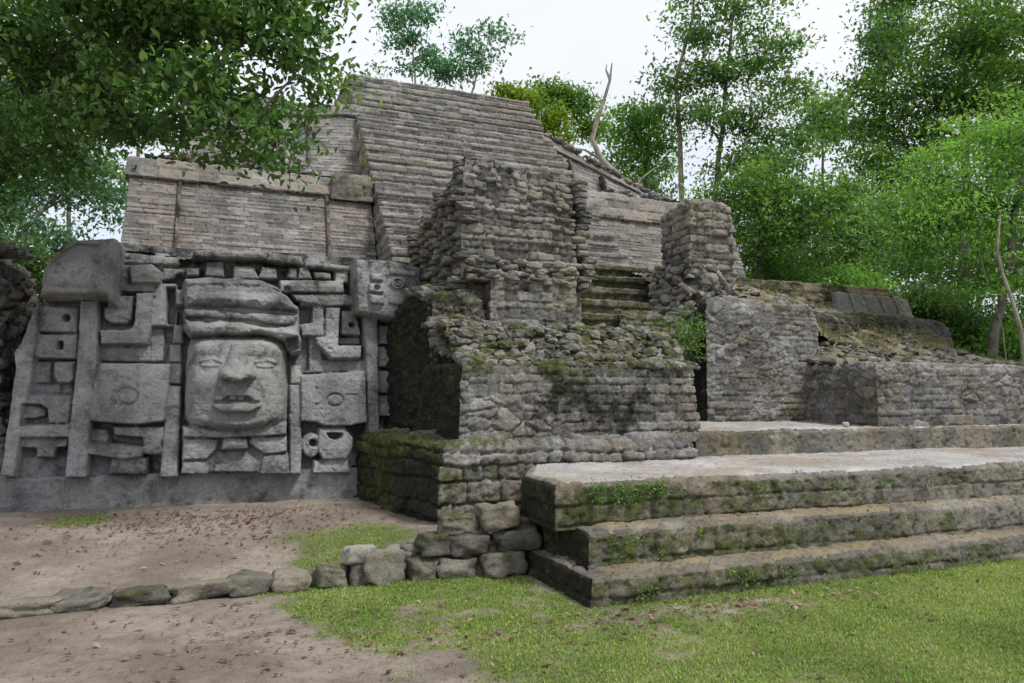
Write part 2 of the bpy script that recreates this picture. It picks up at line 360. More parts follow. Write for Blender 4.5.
# ------------------------------------------------------------------ ground
def curb_y(x): return np.interp(x, [-12, -4, -1.5, .7, 2.0, 2.75, 3.5], [6.3, 6.5, 6.72, 6.86, 6.78, 6.62, 6.6])
def ground_z(x, y):
    back = sstep(.0, .12, y-curb_y(x)-.05); h = np.interp(x, [-7, -1.5, 0, .9, 1.3, 1.8, 2.3], [.05, .075, .11, .15, .22, .32, .38])
    far = sstep(.1, 2.2, y-curb_y(x)); z = back*(h*(1-far)+.30*far)
    z = z*(1-sstep(2.4, 2.75, x))
    P = p3(x, y); near = np.exp(-((x**2+y**2)/900))
    z = z+near*(.018*fbm(P, 1.2, 3, 3)+.012*fbm(P, 6, 8, 3))
    return z-.02
def spread(a, b, fine, far):
    mid = np.arange(a, b, fine); r = [b]; s = fine
    while r[-1] < far: s *= 1.25; r.append(r[-1]+s)
    l = [a]; s = fine
    while l[-1] > -far: s *= 1.25; l.append(l[-1]-s)
    return np.array(sorted(l[1:])+list(mid)+r)
def grass_mask(x, y):
    P = p3(x, y); n = .6*fbm(P, .9, 50, 4)+.3*fbm(P, 4, 51, 3)
    front = (1.0+.55*fbm(P, 1.5, 54, 4)+.45*fbm(P, 7, 55, 2)+.2*sstep(3, 5, x))*sstep(-.25, .75, (x-np.interp(y, [3, 4.35, 5.3, 6.6], [1.15, .95, .60, .38]))+n)*(y < curb_y(x)+.05)
    front = front*(1-.75*np.exp(-((x-1.35)**2/.1+(y-4.5)**2/.18)))*(1-.5*np.exp(-((x-3.6)**2/2+(y-5.0)**2/.06)))
    bk = np.zeros_like(x)
    for cx, cy, rx, ry in ((1.25, 7.7, .75, .75), (-1.45, 9.6, .35, .55), (.95, 7.2, .35, .25), (-2.6, 8.2, .7, .5)):
        bk = np.maximum(bk, 1.15*np.exp(-(((x-cx)/rx)**2+((y-cy)/ry)**2))+n*.5)
    bk = bk*(y > curb_y(x)+.12)
    far = sstep(13, 22, np.hypot(x, y))
    return np.clip(np.maximum(np.maximum(front, bk), far), 0, 1)
xs, ys = spread(-4.5, 9.5, .035, 900), spread(2.2, 11, .035, 900)
gx, gy = [a.ravel() for a in np.meshgrid(xs, ys, indexing='ij')]
A = np.zeros((len(gx), 3)); A[:, 1] = grass_mask(gx, gy)
g = mk('ground', np.stack([gx, gy, ground_z(gx, gy)], 1), grid_faces(len(xs), len(ys)), M['ground'], attr=A); tag(g, kind='structure')

# ------------------------------------------------------------------ the carved mask panel
BAT = .28; Y0, Z0 = 10.62, .68
def panel(px, py, d=0):      # seen point -> (u, z) on the leaning panel, d metres in front of it
    r = ray(px, py); t = (Y0-d+BAT*(EYE-Z0))/(r[1]-BAT*r[2]); p = r*t+[0, 0, EYE]; return p[0], p[2]
def sdf_poly(x, y, poly):
    d = np.full(len(x), 1e9); s = np.ones(len(x)); n = len(poly); j = n-1
    for i in range(n):
        ax, ay = poly[i]; bx, by = poly[j]; ex, ey = bx-ax, by-ay; wx, wy = x-ax, y-ay
        t = np.clip((wx*ex+wy*ey)/(ex*ex+ey*ey+1e-12), 0, 1); d = np.minimum(d, (wx-ex*t)**2+(wy-ey*t)**2)
        c1, c2, c3 = y >= ay, y < by, ex*wy > ey*wx
        s = np.where((c1 & c2 & c3) | (~c1 & ~c2 & ~c3), -s, s); j = i
    return -s*np.sqrt(d)      # positive inside
RES = .0105
us = np.arange(-2.75, 3.0, RES); zs = np.arange(.60, 3.86, RES)
U, Z = [a.ravel() for a in np.meshgrid(us, zs, indexing='ij')]
H = np.zeros(len(U)); ID = np.zeros(len(U), int)
NZ = fbm(p3(U, Z), 5, 60, 3); NF = fbm(p3(U, Z), 22, 61, 3); NL = fbm(p3(U, Z), 1.5, 62, 3)
names = ['backing_wall']
def bigger(pp, k):
    c = np.mean(pp, 0); return [tuple(np.array(p)+(np.array(p)-c)*k) for p in pp]
def el(name, poly, d, bev=.026, pillow=.022, cut=False, extra=None, wob=.007, dd=None, grow=.009):
    global H, ID
    pp = [panel(*p, dd if dd is not None else d) for p in poly]
    a = np.array(pp); m = (U > a[:, 0].min()-.1) & (U < a[:, 0].max()+.1) & (Z > a[:, 1].min()-.1) & (Z < a[:, 1].max()+.1)
    idx = np.nonzero(m)[0]; s = sdf_poly(U[idx], Z[idx], pp)+wob*NZ[idx]+.004*NF[idx]+(0 if cut else grow)
    if cut:
        k = sstep(-.012, .018, s); H[idx] = H[idx]*(1-k)+np.minimum(H[idx], d)*k; return
    t = np.clip((s+.008)/bev, 0, 1); prof = np.sqrt(1-(1-t)**2)
    h = (d+.035)*prof+pillow*sstep(0, .16, s)+.012*NL[idx]
    if extra is not None: h = h+extra(U[idx], Z[idx], s)
    h = np.where(s > -.008, h, -1)
    w = h > H[idx]
    names.append(name); ii = idx[w]; H[ii] = h[w]; ID[ii] = len(names)-1
    return len(names)-1
def ell(cx, cy, rx, ry, n=18): return [(cx+rx*math.cos(t/n*6.2832), cy+ry*math.sin(t/n*6.2832)) for t in range(n)]
def groove(poly, dep=.03, wd=.012, dd=.3):     # carve a thin line along an outline
    global H
    pp = [panel(*p, dd) for p in poly]; s = np.abs(sdf_poly(U, Z, pp)); H = H-dep*np.exp(-(s/wd)**2)
H = H+.05+.02*NL+.02*fbm(p3(U, Z), 3, 68, 2)
# ashlar joints of the backing
E_ = el
pilL = [(38, 300), (20, 345), (15, 353), (16, 370), (1, 475), (14, 477), (27, 401), (33, 370), (38, 328)]
E_('pilaster', pilL, .28)
E_('pilaster', [(81, 301), (98, 301), (97, 370), (95, 375), (86, 477), (65, 477), (77, 362)], .32)
E_('pilaster', [(168, 386), (181, 386), (178, 477), (160, 477)], .28)
E_('pilaster', [(289, 385), (301, 385), (301, 474), (290, 474)], .30)
E_('pilaster', [(363, 315), (377, 315), (378, 350), (379, 422), (382, 480), (370, 480), (368, 422), (366, 350)], .32)
# blocks between the two left pilasters
E_('carved_block', [(38, 306), (79, 308), (77, 332.5), (37, 331.5)], .20); E_('hole', ell(67, 318, 3.2, 3.4), .03, cut=True, dd=.2)
E_('carved_block', [(37, 334.5), (78, 335), (76, 359), (34, 358)], .20)
E_('carved_block', [(54, 362), (74, 362), (74, 378), (70, 382.5), (58, 382.5), (53.5, 376)], .26)
E_('carved_block', [(33, 362), (51.5, 362), (50.5, 383), (31, 383)], .11)
E_('carved_block', [(31, 385), (61, 385), (61, 393), (29, 393.5)], .11); E_('carved_block', [(63, 384), (72, 384), (72, 393), (63, 393)], .06)
E_('carved_block', [(28, 395), (72, 395.5), (69, 423), (24, 423)], .23)
E_('h', [(24, 404.5), (40, 404.5), (47, 409), (48, 425), (22, 425)], .05, cut=True, dd=.25)
E_('carved_scroll', [(24, 406), (40, 406), (45.5, 410), (46, 415), (34, 418), (24, 418)], .15)
E_('carved_band', [(22, 426), (70, 425), (69, 437), (21, 437)], .30)
E_('carved_block', [(21, 438.5), (69, 438.5), (67, 446), (56, 447), (54, 457), (37, 457), (37, 448), (21, 447)], .20)
E_('h', [(57.5, 341), (62.5, 341), (62.5, 349), (57.5, 349)], .02, cut=True, dd=.25)
# left half, between second pilaster and face
E_('carved_block', [(117, 252), (179, 258), (179, 265), (117, 262)], .12)
E_('carved_block', [(129, 265), (152, 264), (161, 271), (160, 283), (131, 283)], .36, pillow=.05)
E_('carved_block', [(117, 265), (129, 265), (129, 284), (157, 284), (155, 292), (117, 291)], .22)
E_('carved_block', [(163, 268), (184, 270), (184, 277), (163, 280)], .22)
E_('carved_bracket', [(136, 293), (153, 293), (151, 330), (147, 344), (101, 344), (100, 330), (124, 330), (132, 328), (135, 320)], .30)
E_('carved_scroll', [(105, 308), (113, 306), (115, 296), (134, 296), (131, 319), (127, 323), (111, 323), (105, 318)], .24, pillow=.07)
groove([(111, 311), (118, 313), (125, 309), (127, 299), (124, 299), (121, 309), (117, 311)], .035)
E_('carved_block', [(100, 347), (150, 347), (150, 361), (99, 361)], .12)
E_('carved_bracket', [(158, 284), (176, 284), (176, 293), (167, 293), (166, 312), (176, 312), (176, 326), (152, 326), (154, 293)], .25)
E_('carved_block', [(152, 329), (164, 329), (163, 361), (151, 361)], .13)
E_('ear_plate', [(96, 363.5), (171, 364.5), (168, 395), (164, 421), (140, 424), (125, 424), (91, 421)], .36, pillow=.03)
groove(ell(129, 396.5, 10, 8), .045, .014)
E_('carved_block', [(89, 428), (108, 430), (110, 442), (89, 441)], .16)
E_('carved_bracket', [(113, 427), (164, 427), (160, 454), (145, 454), (143, 437), (115, 435)], .25)
E_('carved_lip', [(88, 444), (110, 444), (144, 448), (141, 457), (125, 459), (88, 454)], .30)
E_('carved_block', [(112, 459.5), (147, 458), (147, 474), (109, 474)], .22)
E_('h', [(127, 439), (139, 439), (139, 443), (127, 443)], .03, cut=True, dd=.25)
E_('h', [(168, 290), (176, 290), (176, 326), (168, 326)], .03, cut=True)
for q in ([(170, 345), (181, 345), (181, 362), (170, 362)], [(168, 364), (181, 364), (181, 384), (167, 384)], [(174, 325), (183, 325), (183, 343), (173, 343)]):
    E_('carved_block', q, .26)
E_('carved_block', [(176, 290), (185, 290), (184, 305), (176, 305)], .35)
# right half
for q, d in (([(194, 250), (230, 250), (266, 252), (266, 259), (230, 258), (194, 257)], .40), ([(268, 253), (302, 257), (302, 264.5), (267, 261)], .36), ([(305, 262), (352, 266), (352, 271), (305, 267)], .33)):
    E_('coping_stone', q, d, pillow=.06)
for q in ([(207, 262), (223, 262), (224, 277), (205, 276)], [(234, 266), (254, 267), (258, 279), (233, 278)], [(262, 267), (276, 269), (277, 279), (259, 278)], [(186, 268), (200, 268), (198, 276), (186, 276)],
          [(289, 268), (297, 268), (296, 279), (286, 278)], [(299, 268), (308, 268), (312, 279), (298, 279)], [(313, 272), (331, 273), (331, 279), (315, 278)], [(335, 272), (348, 272), (348, 283), (335, 281)]):
    E_('carved_block', q, .27)
E_('carved_band', [(280, 280), (343, 281), (344, 293), (280, 292)], .34)
E_('carved_band', [(292, 294.5), (346, 294.5), (352, 298), (352, 305), (326, 306.5), (296, 301)], .30)
E_('carved_frame', [(300, 300), (324, 300), (323, 336), (302, 336), (300, 325), (312, 323), (313, 306), (300, 306)], .25)
E_('carved_bracket', [(326, 308), (340, 308), (338, 346), (361, 346), (361, 358), (331, 358), (322, 349), (316, 344), (316, 338), (325, 337)], .30)
E_('carved_block', [(341.5, 311), (354, 311), (358, 322), (360, 335), (341.5, 334)], .24); E_('h', ell(352, 325, 3, 2.5), .1, cut=True, dd=.25)
E_('carved_block', [(339, 338), (359, 338), (359, 344), (339, 344)], .12)
E_('carved_block', [(309, 338), (315, 338), (321, 352), (322, 372), (309, 372)], .14)
E_('carved_block', [(323, 360.5), (363, 360.5), (363, 371), (305, 373)], .13)
E_('ear_plate', [(301, 375.5), (365, 371.5), (367, 422), (351, 426), (325, 426), (317, 422), (301, 421)], .37)
groove(ell(334, 400, 8, 6), .045, .013)
E_('carved_disc', ell(311, 445, 9, 12), .26, pillow=.04); E_('h', ell(313, 443, 3.6, 3.4), .04, cut=True, dd=.25)
E_('carved_lip', [(319, 428), (345, 427), (353, 438), (352, 450), (346, 459), (323, 459), (318, 450)], .30, pillow=.05)
E_('h', [(326, 433), (342, 433), (341, 437), (335, 440), (329, 438)], .08, cut=True, dd=.25)
E_('carved_block', [(314, 460.5), (347, 459), (350, 473), (313, 473)], .22)
E_('carved_block', [(290, 366), (301, 366), (301, 383.5), (290, 383.5)], .32)
for y0, y1 in ((326, 344), (347, 367), (371, 393), (396, 416)): E_('carved_block', [(378.5, y0), (390, y0), (390, y1), (378.5, y1)], .22)
# collar knotted under the chin
E_('collar', [(183, 428), (286, 426), (288, 472), (182, 472)], .30)
E_('collar', [(183, 427), (221, 431), (248, 430), (287, 422), (287, 434.5), (251, 436.5), (223, 438), (183, 437)], .50)
E_('collar', [(184, 438.5), (218, 439.5), (216, 449), (207, 459), (182, 460)], .42)
E_('collar', [(183, 461.5), (205, 461), (209, 468), (208, 474), (181, 474)], .38)
E_('collar', [(251, 437.5), (287, 436), (287, 452), (265, 454), (256, 449), (248, 442)], .42)
E_('collar', [(263, 455.5), (288, 453.5), (289, 474), (260, 474)], .38)
E_('collar_knot', [(219, 451), (247, 450), (257, 462), (254, 472), (214, 472), (216, 458)], .34)
E_('collar_knot', [(224, 439), (247, 439), (248, 449), (221, 450)], .50, pillow=.05)
# the face
fu = lambda x, y: panel(x, y)
def px_of(u, z):        # approximate inverse on the panel (affine fit)
    return u, z
c0 = np.array(panel(237, 380, .68)); sx = panel(238, 380, .68)[0]-c0[0]; sy = panel(237, 381, .68)[1]-c0[1]
def fc(u, z): return 237+(u-c0[0])/sx, 380+(z-c0[1])/sy
def G(x, y, cx, cy, rx, ry): return np.exp(-((x-cx)/rx)**2-((y-cy)/ry)**2)
def face_relief(u, z, s):
    x, y = fc(u, z)
    h = .16*np.clip(1-((x-237)/56)**4, 0, 1)*np.clip(1-np.abs((y-382)/60)**3.2, 0, 1)+.05*np.clip(1-((x-237)/45)**2, 0, 1)
    for ex, sgn in ((210.5, -1), (265.5, 1)):
        h -= .05*G(x, y, ex, 361, 15, 9)                     # socket
        h += .045*G(x, y, ex, 362.5, 9, 3.6)                        # eyeball
        yl = 359.5+.022*(x-ex)**2-sgn*.02*(x-ex)                               # upper lid
        h += .04*np.exp(-((y-yl)/1.3)**2)*(np.abs(x-ex) < 11.5)
        yl = 366.5-.012*(x-ex)**2
        h += .03*np.exp(-((y-yl)/1.2)**2)*(np.abs(x-ex) < 9.5)
        h += .010*np.exp(-((y-351.5+.08*sgn*(x-ex)*-1)/3.5)**2)*np.exp(-((x-ex)/15)**2)       # brow
        h += .07*G(x, y, ex+sgn*0, 384, 13, 11)                    # cheek
        q = (x-237)*sgn-(18+(y-380)*.45); h -= .012*np.exp(-(q/2.8)**2)*sstep(376, 381, y)*(1-sstep(402, 408, y))    # fold from nose to mouth
    h -= .05*G(x, y, 237, 417.5, 18, 4)
    h += .06*G(x, y, 237, 425, 20, 6)                               # chin
    return h
E_('face', [(190, 339), (200, 336), (263, 335.5), (282, 340), (288, 350), (289, 372), (289, 400), (288, 420), (282, 427), (253, 432), (223, 432), (191, 428), (184.5, 420), (184, 398), (185.5, 365), (187, 347)], .46, bev=.17, pillow=.05, extra=face_relief)
FACE_H = H.copy()
base_face = .46+.05+.16+.05
def lip_up(u, z, s):
    x, y = fc(u, z); return .03*sstep(0, .06, s)-.05*G(x, y, 237, 392, 20, 6)
E_('upper_lip', [(211.5, 403), (212.5, 396), (216, 389), (224, 385.5), (238, 386), (250, 384.5), (257, 389), (261, 396), (262, 403)], .74, bev=.05, pillow=.02, extra=lip_up)
E_('m', [(222, 400), (228, 396), (248, 396), (253, 400), (252, 402.5), (222, 402.5)], .66, cut=True, dd=.74)
for x0 in (229, 237.5): E_('tooth', [(x0, 394.5), (x0+7, 394.5), (x0+6.8, 400), (x0+.4, 400)], .71, bev=.02, pillow=.01)
E_('lower_lip', [(210, 403.2), (237, 402.8), (263, 403), (261, 408), (252, 413.5), (221, 413.5), (212, 408)], .80, bev=.05, pillow=.04)
def nose_h(u, z, s):
    x, y = fc(u, z); t = np.clip((y-343)/(378-343), 0, 1); w = 8.5+13*t**1.1
    q = np.clip(np.abs(x-237)/w, 0, 1); r = .03+.25*t
    h = r*np.clip(1-q**1.8, 0, 1)
    for sg in (-1, 1): h += .12*G(x, y, 237+sg*13, 374.5, 5.5, 5)
    return h
E_('nose', [(231, 343), (243, 343), (246, 352), (249, 362), (255.5, 371), (256.5, 377), (252, 380), (244, 379.5), (241, 382), (233, 382), (229, 379.5), (222, 380.5), (217.5, 377.5), (219, 371), (226, 362), (229, 352)], .70, bev=.035, pillow=0, extra=nose_h)
# headdress
crown_wob = lambda u, z, s: .05*NZc(u, z)+.05*fbm(p3(u, z), 3, 79, 2)
def NZc(u, z): return fbm(p3(u, z), 8, 77, 3)
E_('headdress_crown', [(184, 280), (262, 282), (286, 294), (300, 308), (301, 345), (286, 336), (188, 334), (184, 300)], .50, bev=.07, wob=.02)
E_('headdress_band', [(184, 318), (191, 321), (221, 320), (256, 323), (265, 326), (286, 327), (299, 322), (302, 340), (302, 353), (293, 354), (286, 341), (263, 334.5), (200, 334.5), (190, 336), (184, 328)], .66, bev=.06, pillow=.05, wob=.03, extra=crown_wob)
E_('h', [(287, 339), (297, 337), (299, 349), (293, 351), (289, 347)], .46, cut=True, dd=.66)
E_('headdress_band', [(184, 308.5), (225, 309.5), (262, 312), (298, 315), (295, 325), (265, 324.5), (256, 321.5), (219, 318.5), (184, 317)], .62, bev=.05, pillow=.05, wob=.03, extra=crown_wob)
E_('headdress_crown', [(186, 293), (200, 290.5), (263, 291.5), (274, 289), (288, 297), (300, 306), (299, 313.5), (267, 311), (225, 308), (185, 307)], .64, bev=.08, pillow=.08, wob=.03, extra=crown_wob)
E_('headdress_crown', [(182, 278), (200, 276.5), (240, 277.5), (262, 280), (278, 286), (282, 292), (262, 290.5), (200, 289.5), (184, 292)], .50, bev=.06, pillow=.08, wob=.03, extra=crown_wob)
E_('h', ell(181, 282, 5, 6), .04, cut=True)
E_('h', ell(288, 288, 3.2, 3), .30, cut=True, dd=.5)
# big capitals with their own masks
E_('capital', [(38, 296), (39, 284), (41, 271), (48, 259), (57, 250), (72, 239), (115, 236), (119, 242), (116, 290), (114, 304), (106, 303), (106, 297)], .62, bev=.07, pillow=.06)
E_('h', [(44, 284), (96, 286), (100, 246), (78, 244), (62, 252), (48, 268)], .60, cut=True)
groove([(40, 286), (96, 287.5), (96.5, 289), (40, 287.5)], .05, .013, .62); groove([(97, 287), (101, 245), (102, 245), (98, 287)], .04, .013, .62)
E_('capital', [(354, 258), (378, 258.5), (403, 262), (422, 268), (424, 290), (413, 296), (411, 320), (395, 320), (356, 313)], .62, bev=.06, pillow=.04)
for q in ([(370, 273), (383, 273.5), (383, 281), (371, 280.5)], [(369, 283), (384, 284), (384, 293), (369, 291.5)], [(369, 294.5), (384, 295.5), (384, 305), (370, 303)]):
    E_('carved_tooth', q, .74, bev=.03)
E_('h', ell(377, 287.5, 2.6, 2.6), .66, cut=True, dd=.74)
E_('carved_eye', ell(398, 283, 8, 6.5), .72, bev=.04); groove(ell(398, 283.5, 4.5, 3.5), .05, .011, .74)
E_('carved_block', [(388, 297), (408, 297), (404, 306), (388, 304)], .70, bev=.03)
E_('carved_block', [(390, 268), (416, 272), (416, 277), (389, 274)], .70, bev=.03)
# weathering: rain has softened every arris; joints and scabs
H2 = H.reshape(len(us), len(zs))
for _ in range(1):
    Hp = np.pad(H2, 1, mode='edge'); H2 = (Hp[:-2, 1:-1]+Hp[2:, 1:-1]+Hp[1:-1, :-2]+Hp[1:-1, 2:]+2*H2)/6
H = H2.ravel()
for k, zz in enumerate(np.arange(.95, 3.7, .31)):
    H -= .007*np.exp(-((Z-zz-.03*fbm(p3(U, Z), .8, 91+k, 2))/.006)**2)*(H > .03)
H += .010*NZ+.008*NF+.004*fbm(p3(U, Z), 45, 64, 2)
pits = fbm(p3(U, Z), 9, 66, 4); H -= .02*sstep(.42, .62, pits)
pits = fbm(p3(U, Z), 26, 67, 3); H -= .010*sstep(.38, .55, pits)
# the slanting outer edge and top of the panel
nrm = np.array([0, -1, BAT]); nrm /= np.linalg.norm(nrm)
PP = np.stack([U, Y0+BAT*(Z-Z0)-H, Z], 1)
outl = [panel(*p) for p in [(4, 480), (19, 353), (46, 300), (48, 285), (62, 258), (80, 247), (122, 244), (180, 249), (300, 254), (352, 258), (440, 266), (440, 485)]]
ins = sdf_poly(U, Z, outl) > -.004
Fg = grid_faces(len(us), len(zs)); Fg = Fg[:, ::-1]; fid = ID[Fg].max(1); fin = ins[Fg].all(1)
AA = np.zeros((len(U), 3)); AA[:, 0] = hsh(ID, 3, 3, 5)
dkn = fbm(p3(U, Z), 1.1, 70, 3)
AA[:, 2] = .10+.30*np.clip(dkn*2, 0, 1)+.12*(ID == 0)+.10*sstep(3.2, 3.6, Z)
AA[:, 2] += .5*np.clip(fbm(p3(U*5.5, Z*.7), 1, 71, 4)-.02, 0, 1)+.25*np.clip(fbm(p3(U, Z), 4, 72, 4), 0, 1)
AA[:, 1] = .02+.12*sstep(3.45, 3.7, Z)
for (cx, cy, rr, am) in ((233, 455, 12, .33), (70, 262, 22, -.1)):
    q = panel(cx, cy); AA[:, 1] += am*np.exp(-((U-q[0])**2+(Z-q[1])**2)/(rr*.0142)**2)
T = thing('stone_mask_relief', 'giant carved stone face wearing a tall headdress, framed by blocky carved ornament panels and pilasters', 'stone mask', (0, Y0, .25))
partobj = {}
nested = {'nose': 'face', 'upper_lip': 'face', 'lower_lip': 'face', 'tooth': 'face', 'carved_tooth': 'capital', 'carved_eye': 'capital'}
capobj = None
order = sorted(set(fid.tolist()))
for k in order:
    f = Fg[(fid == k) & fin]
    if not len(f): continue
    uq, inv = np.unique(f, return_inverse=True); nm = names[k]
    par = T
    if nm in nested:
        par = partobj.get(nested[nm], T)
    o = mk(nm, PP[uq], inv.reshape(f.shape), M['mask'], par, attr=AA[uq])
    partobj[nm] = o
    if nm == 'face': o['label'] = 'broad smooth human face with flat nose and parted lips'
# sides and back of the panel so that it is a solid
edge = [panel(*p) for p in [(4, 480), (19, 353), (46, 300), (48, 285), (62, 258), (80, 247), (122, 244), (180, 249), (300, 254), (352, 258), (440, 266)]]
V = []
for u, z in edge:
    y = Y0+BAT*(z-Z0)
    for k in range(8): V.append((u, y-.02+k*.11, z-.004))
V = np.array(V)
mk('panel_edge', V, grid_faces(len(edge), 8), M['mask'], T, attr=np.tile([.4, .1, .6], (len(V), 1)))
# plinth under the panel
def pl_attr(P, N): return .12+.2*(P[:, 2] < .45)+.25*fbm(P, 1.1, 5, 3), .10+.12*(N[:, 2] < .5)+.15*fbm(P, 2, 6, 2)
V, f, A = ribbon([(-2.95, 11.6), (-2.95, 10.46), (2.15, 10.46)], [(0, .1), (.03, .68), (.05, .69), (.8, .70)], .03, courses(.7, 1.1, .012, .004, .03, .03, 3, .012), pl_attr)
mk('plinth', V, f, M['mask'], T, attr=A)

# ------------------------------------------------------------------ pyramid behind
T = thing('stepped_pyramid', 'tall ruined stepped pyramid with a broad central stairway rising behind the carved mask', 'pyramid', (4, 13, 2.5))
def at_pyr(P, N):
    n = fbm(P, .7, 12, 3); return np.clip(.08+.30*n+.2*(N[:, 2] > .7)*1., 0, .6), np.clip(.12+.3*fbm(P, .5, 14, 3), 0, .5)
pc = courses(.085, .34, .024, .010, .022, .022, 21, .008)
def tiltop(k0, k1, x0, x1):
    def w(Q, P, u, v):
        return Q
    return w
def tier(name, x0, x1, ya, za, yb, zb, cor, seed, back=3.2, right=True, top_fn=None, pat=None):
    bt = (yb-ya)/(zb-za); pth = [(x0, ya+back), (x0, ya), (x1, ya), (x1, ya+back)]
    def wp(Q, P, u, v):
        if top_fn is not None:
            k = (P[:, 2]-za)/(zb-za); Q = Q.copy(); Q[:, 2] += k*top_fn(P[:, 0])
        return Q
    V, f, A = ribbon(pth, [(0, za), (0.02, zb-cor)], .015, pat or courses(.074, .26, .032, .010, .014, .017, seed, .006), at_pyr, wp, lean=(bt, za))
    mk('tier_wall', V, f, M['pyr'], T, attr=A)
    V, f, A = ribbon(pth, [(.0, zb-cor-.03), (-.06, zb-cor), (-.03, zb-.04), (.04, zb), (1.0, zb+.02)], .022, courses(.24, .5, .03, .02, .03, .025, seed+3, .012), at_pyr, wp, lean=(bt, za))
    mk('cornice', V, f, M['pyr'], T, attr=A)
tier('left', -1.62, 2.62, 13.4, 3.9, 14.3, 5.93, .42, 22)
tier('upper', -.9, 2.66, 15.4, 5.85, 16.5, 8.15, .3, 24, top_fn=lambda x: .06*np.sin(x*3)+.12*sstep(.5, 2.5, x))
tier('right', 7.25, 11.1, 13.4, 3.9, 14.3, 6.15, .62, 26, top_fn=lambda x: .12-.02*(x-7))
tier('upper right', 7.25, 10.6, 15.4, 5.85, 16.4, 8.2, .3, 28, top_fn=lambda x: -.40*(x-7.25))
# narrow strips proud of the tier walls, coloured dark to stand for shaded grooves
for x, y, z0, z1, bt in ((-.82, 13.4, 3.95, 5.48, .443), (1.72, 13.4, 3.95, 5.48, .443), (1.55, 15.4, 5.9, 7.8, .478), (7.78, 15.4, 6.0, 7.55, .425), (8.62, 15.4, 6.0, 7.2, .425)):
    V, f, A = ribbon([(x, y+.2), (x, y-.03), (x+.06, y-.03), (x+.06, y+.2)], [(0, z0), (.003, z1)], .025, courses(.4, .5, .01, .004, .01, .01, 3), lambda P, N: (P[:, 0]*0, P[:, 0]*0+.6), lean=(bt, z0 if z0 < 4 else z0), soft=.01)
    mk('groove_shade_strip', V, f, M['pyr'], T, attr=A)
# yellow block at the head of the left tier
V, f, A = ribbon([(1.80, 14.9), (1.80, 13.98), (2.62, 13.98), (2.62, 14.9)], [(0, 5.42), (.05, 5.9), (.12, 5.98), (.5, 6.0)], .03, courses(.22, .4, .02, .02, .03, .04, 9, .015), lambda P, N: (P[:, 0]*0+.3, P[:, 0]*0))
mk('corner_block', V, f, M['step'], T, attr=A)
# stairway: each step a mesh of its own
NS = 21; sx0, sx1 = 2.62, 7.3
for i in range(NS):
    y0 = 12.35+i*.268; z0 = 3.98+i*.268; e = max(0, i-14)
    xr = 7.42+.03*math.sin(i*2.3)
    pt = courses(.118, .27, .035, .012, .014, .02, 100+i, .007)
    def wq(Q, P, u, v, i=i):
        k = 1-sstep(0, .07, np.abs(P[:, 2]-P[:, 2].max())+np.abs(P[:, 1]-P[:, 1].min())); n = np.clip(fbm(P, 3.3, 200+i, 3), 0, 1)
        Q = Q.copy(); Q[:, 2] -= k*n*.06; Q[:, 1] += k*n*.04; Q[:, 2] += .008*fbm(P, .9, 300+i, 2); return Q
    V, f, A = ribbon([(sx0, y0+3.4), (sx0, y0), (xr, y0), (xr, y0+2.2)], [(.02, z0-.02), (.022, z0+.118), (.008, z0+.135), (.008, z0+.235), (.035, z0+.262), (.36, z0+.268)], .021, pt, at_pyr, wq)
    mk('stair_step', V, f, M['pyr'], T, attr=A)
# solid body: earth-and-stone core under stairs and behind tiers
def core(pts, zlo, zhi, name='core_wall', seed=1, mat='pyr', slope=0):
    V, f, A = ribbon(pts, [(0, zlo), (slope, zhi), (slope+.15, zhi+.02)], .06, rubble(.3, .14, .06, .03, seed), lambda P, N: (P[:, 0]*0+.3, P[:, 0]*0+.45))
    return mk(name, V, f, M[mat], T, attr=A)
core([(sx0+.02, 19), (sx0+.02, 12.5), (sx1-.1, 12.5), (sx1-.1, 19)], .0, 3.98)
core([(-1.9, 17), (-1.9, 13.5), (2.5, 13.5)], 0, 3.92); core([(7.3, 13.5), (11.2, 13.5), (11.2, 17)], 0, 3.92)
# summit floor
V, f, A = sheet(lambda s, t: np.stack([2.62+s*3.2, 17.9+t*3, 9.6+.03*s], 1), 60, 40, rubble(.4, .2, .03, .02, 3), at_pyr)
mk('summit_floor', V, f, M['pyr'], T, attr=A)
for nm, x0, x1, y0, y1, z in (('left', -1.4, 2.6, 14.3, 15.6, 5.95), ('right', 7.3, 10.9, 14.3, 15.6, 6.2), ('ul', -.7, 2.6, 16.4, 18.4, 8.15)):
    V, f, A = sheet(lambda s, t: np.stack([x0+s*(x1-x0), y0+t*(y1-y0), z+0*s], 1), 90, 30, rubble(.25, .15, .08, .06, 13), at_pyr)
    mk('terrace_floor', V, f, M['pyr'], T, attr=A)
# loose rubble on the tiers
def pl_box(x0, x1, y0, y1, z0, z1): return lambda rg: (rg.uniform(x0, x1), rg.uniform(y0, y1), rg.uniform(z0, z1))
q = [rocks(130, pl_box(-1.0, 1.5, 14.35, 14.9, 5.95, 6.1), .10, .26, 31, 1, moss=.2, flat=(.5, .8), elong=(1, 1.5)), rocks(150, lambda rg: (lambda x: (x, rg.uniform(14.3, 14.9), 6.25+.12*rg.rand()-.02*(x-7)))(rg.uniform(8.0, 11.0)), .10, .26, 32, 1, moss=.2, flat=(.5, .8), elong=(1, 1.5)),
     rocks(140, lambda rg: (lambda x: (x, rg.uniform(16.3, 16.7), 8.2-.40*(x-7.25)+.08*rg.rand()))(rg.uniform(7.3, 10.5)), .10, .24, 34, 1, moss=.3, flat=(.5, .8), elong=(1, 1.4))]
V, f, A = merge(q); o = mk('rubble', V, f, M['pyr'], T, attr=A, smooth=False); tag(o, kind='stuff')
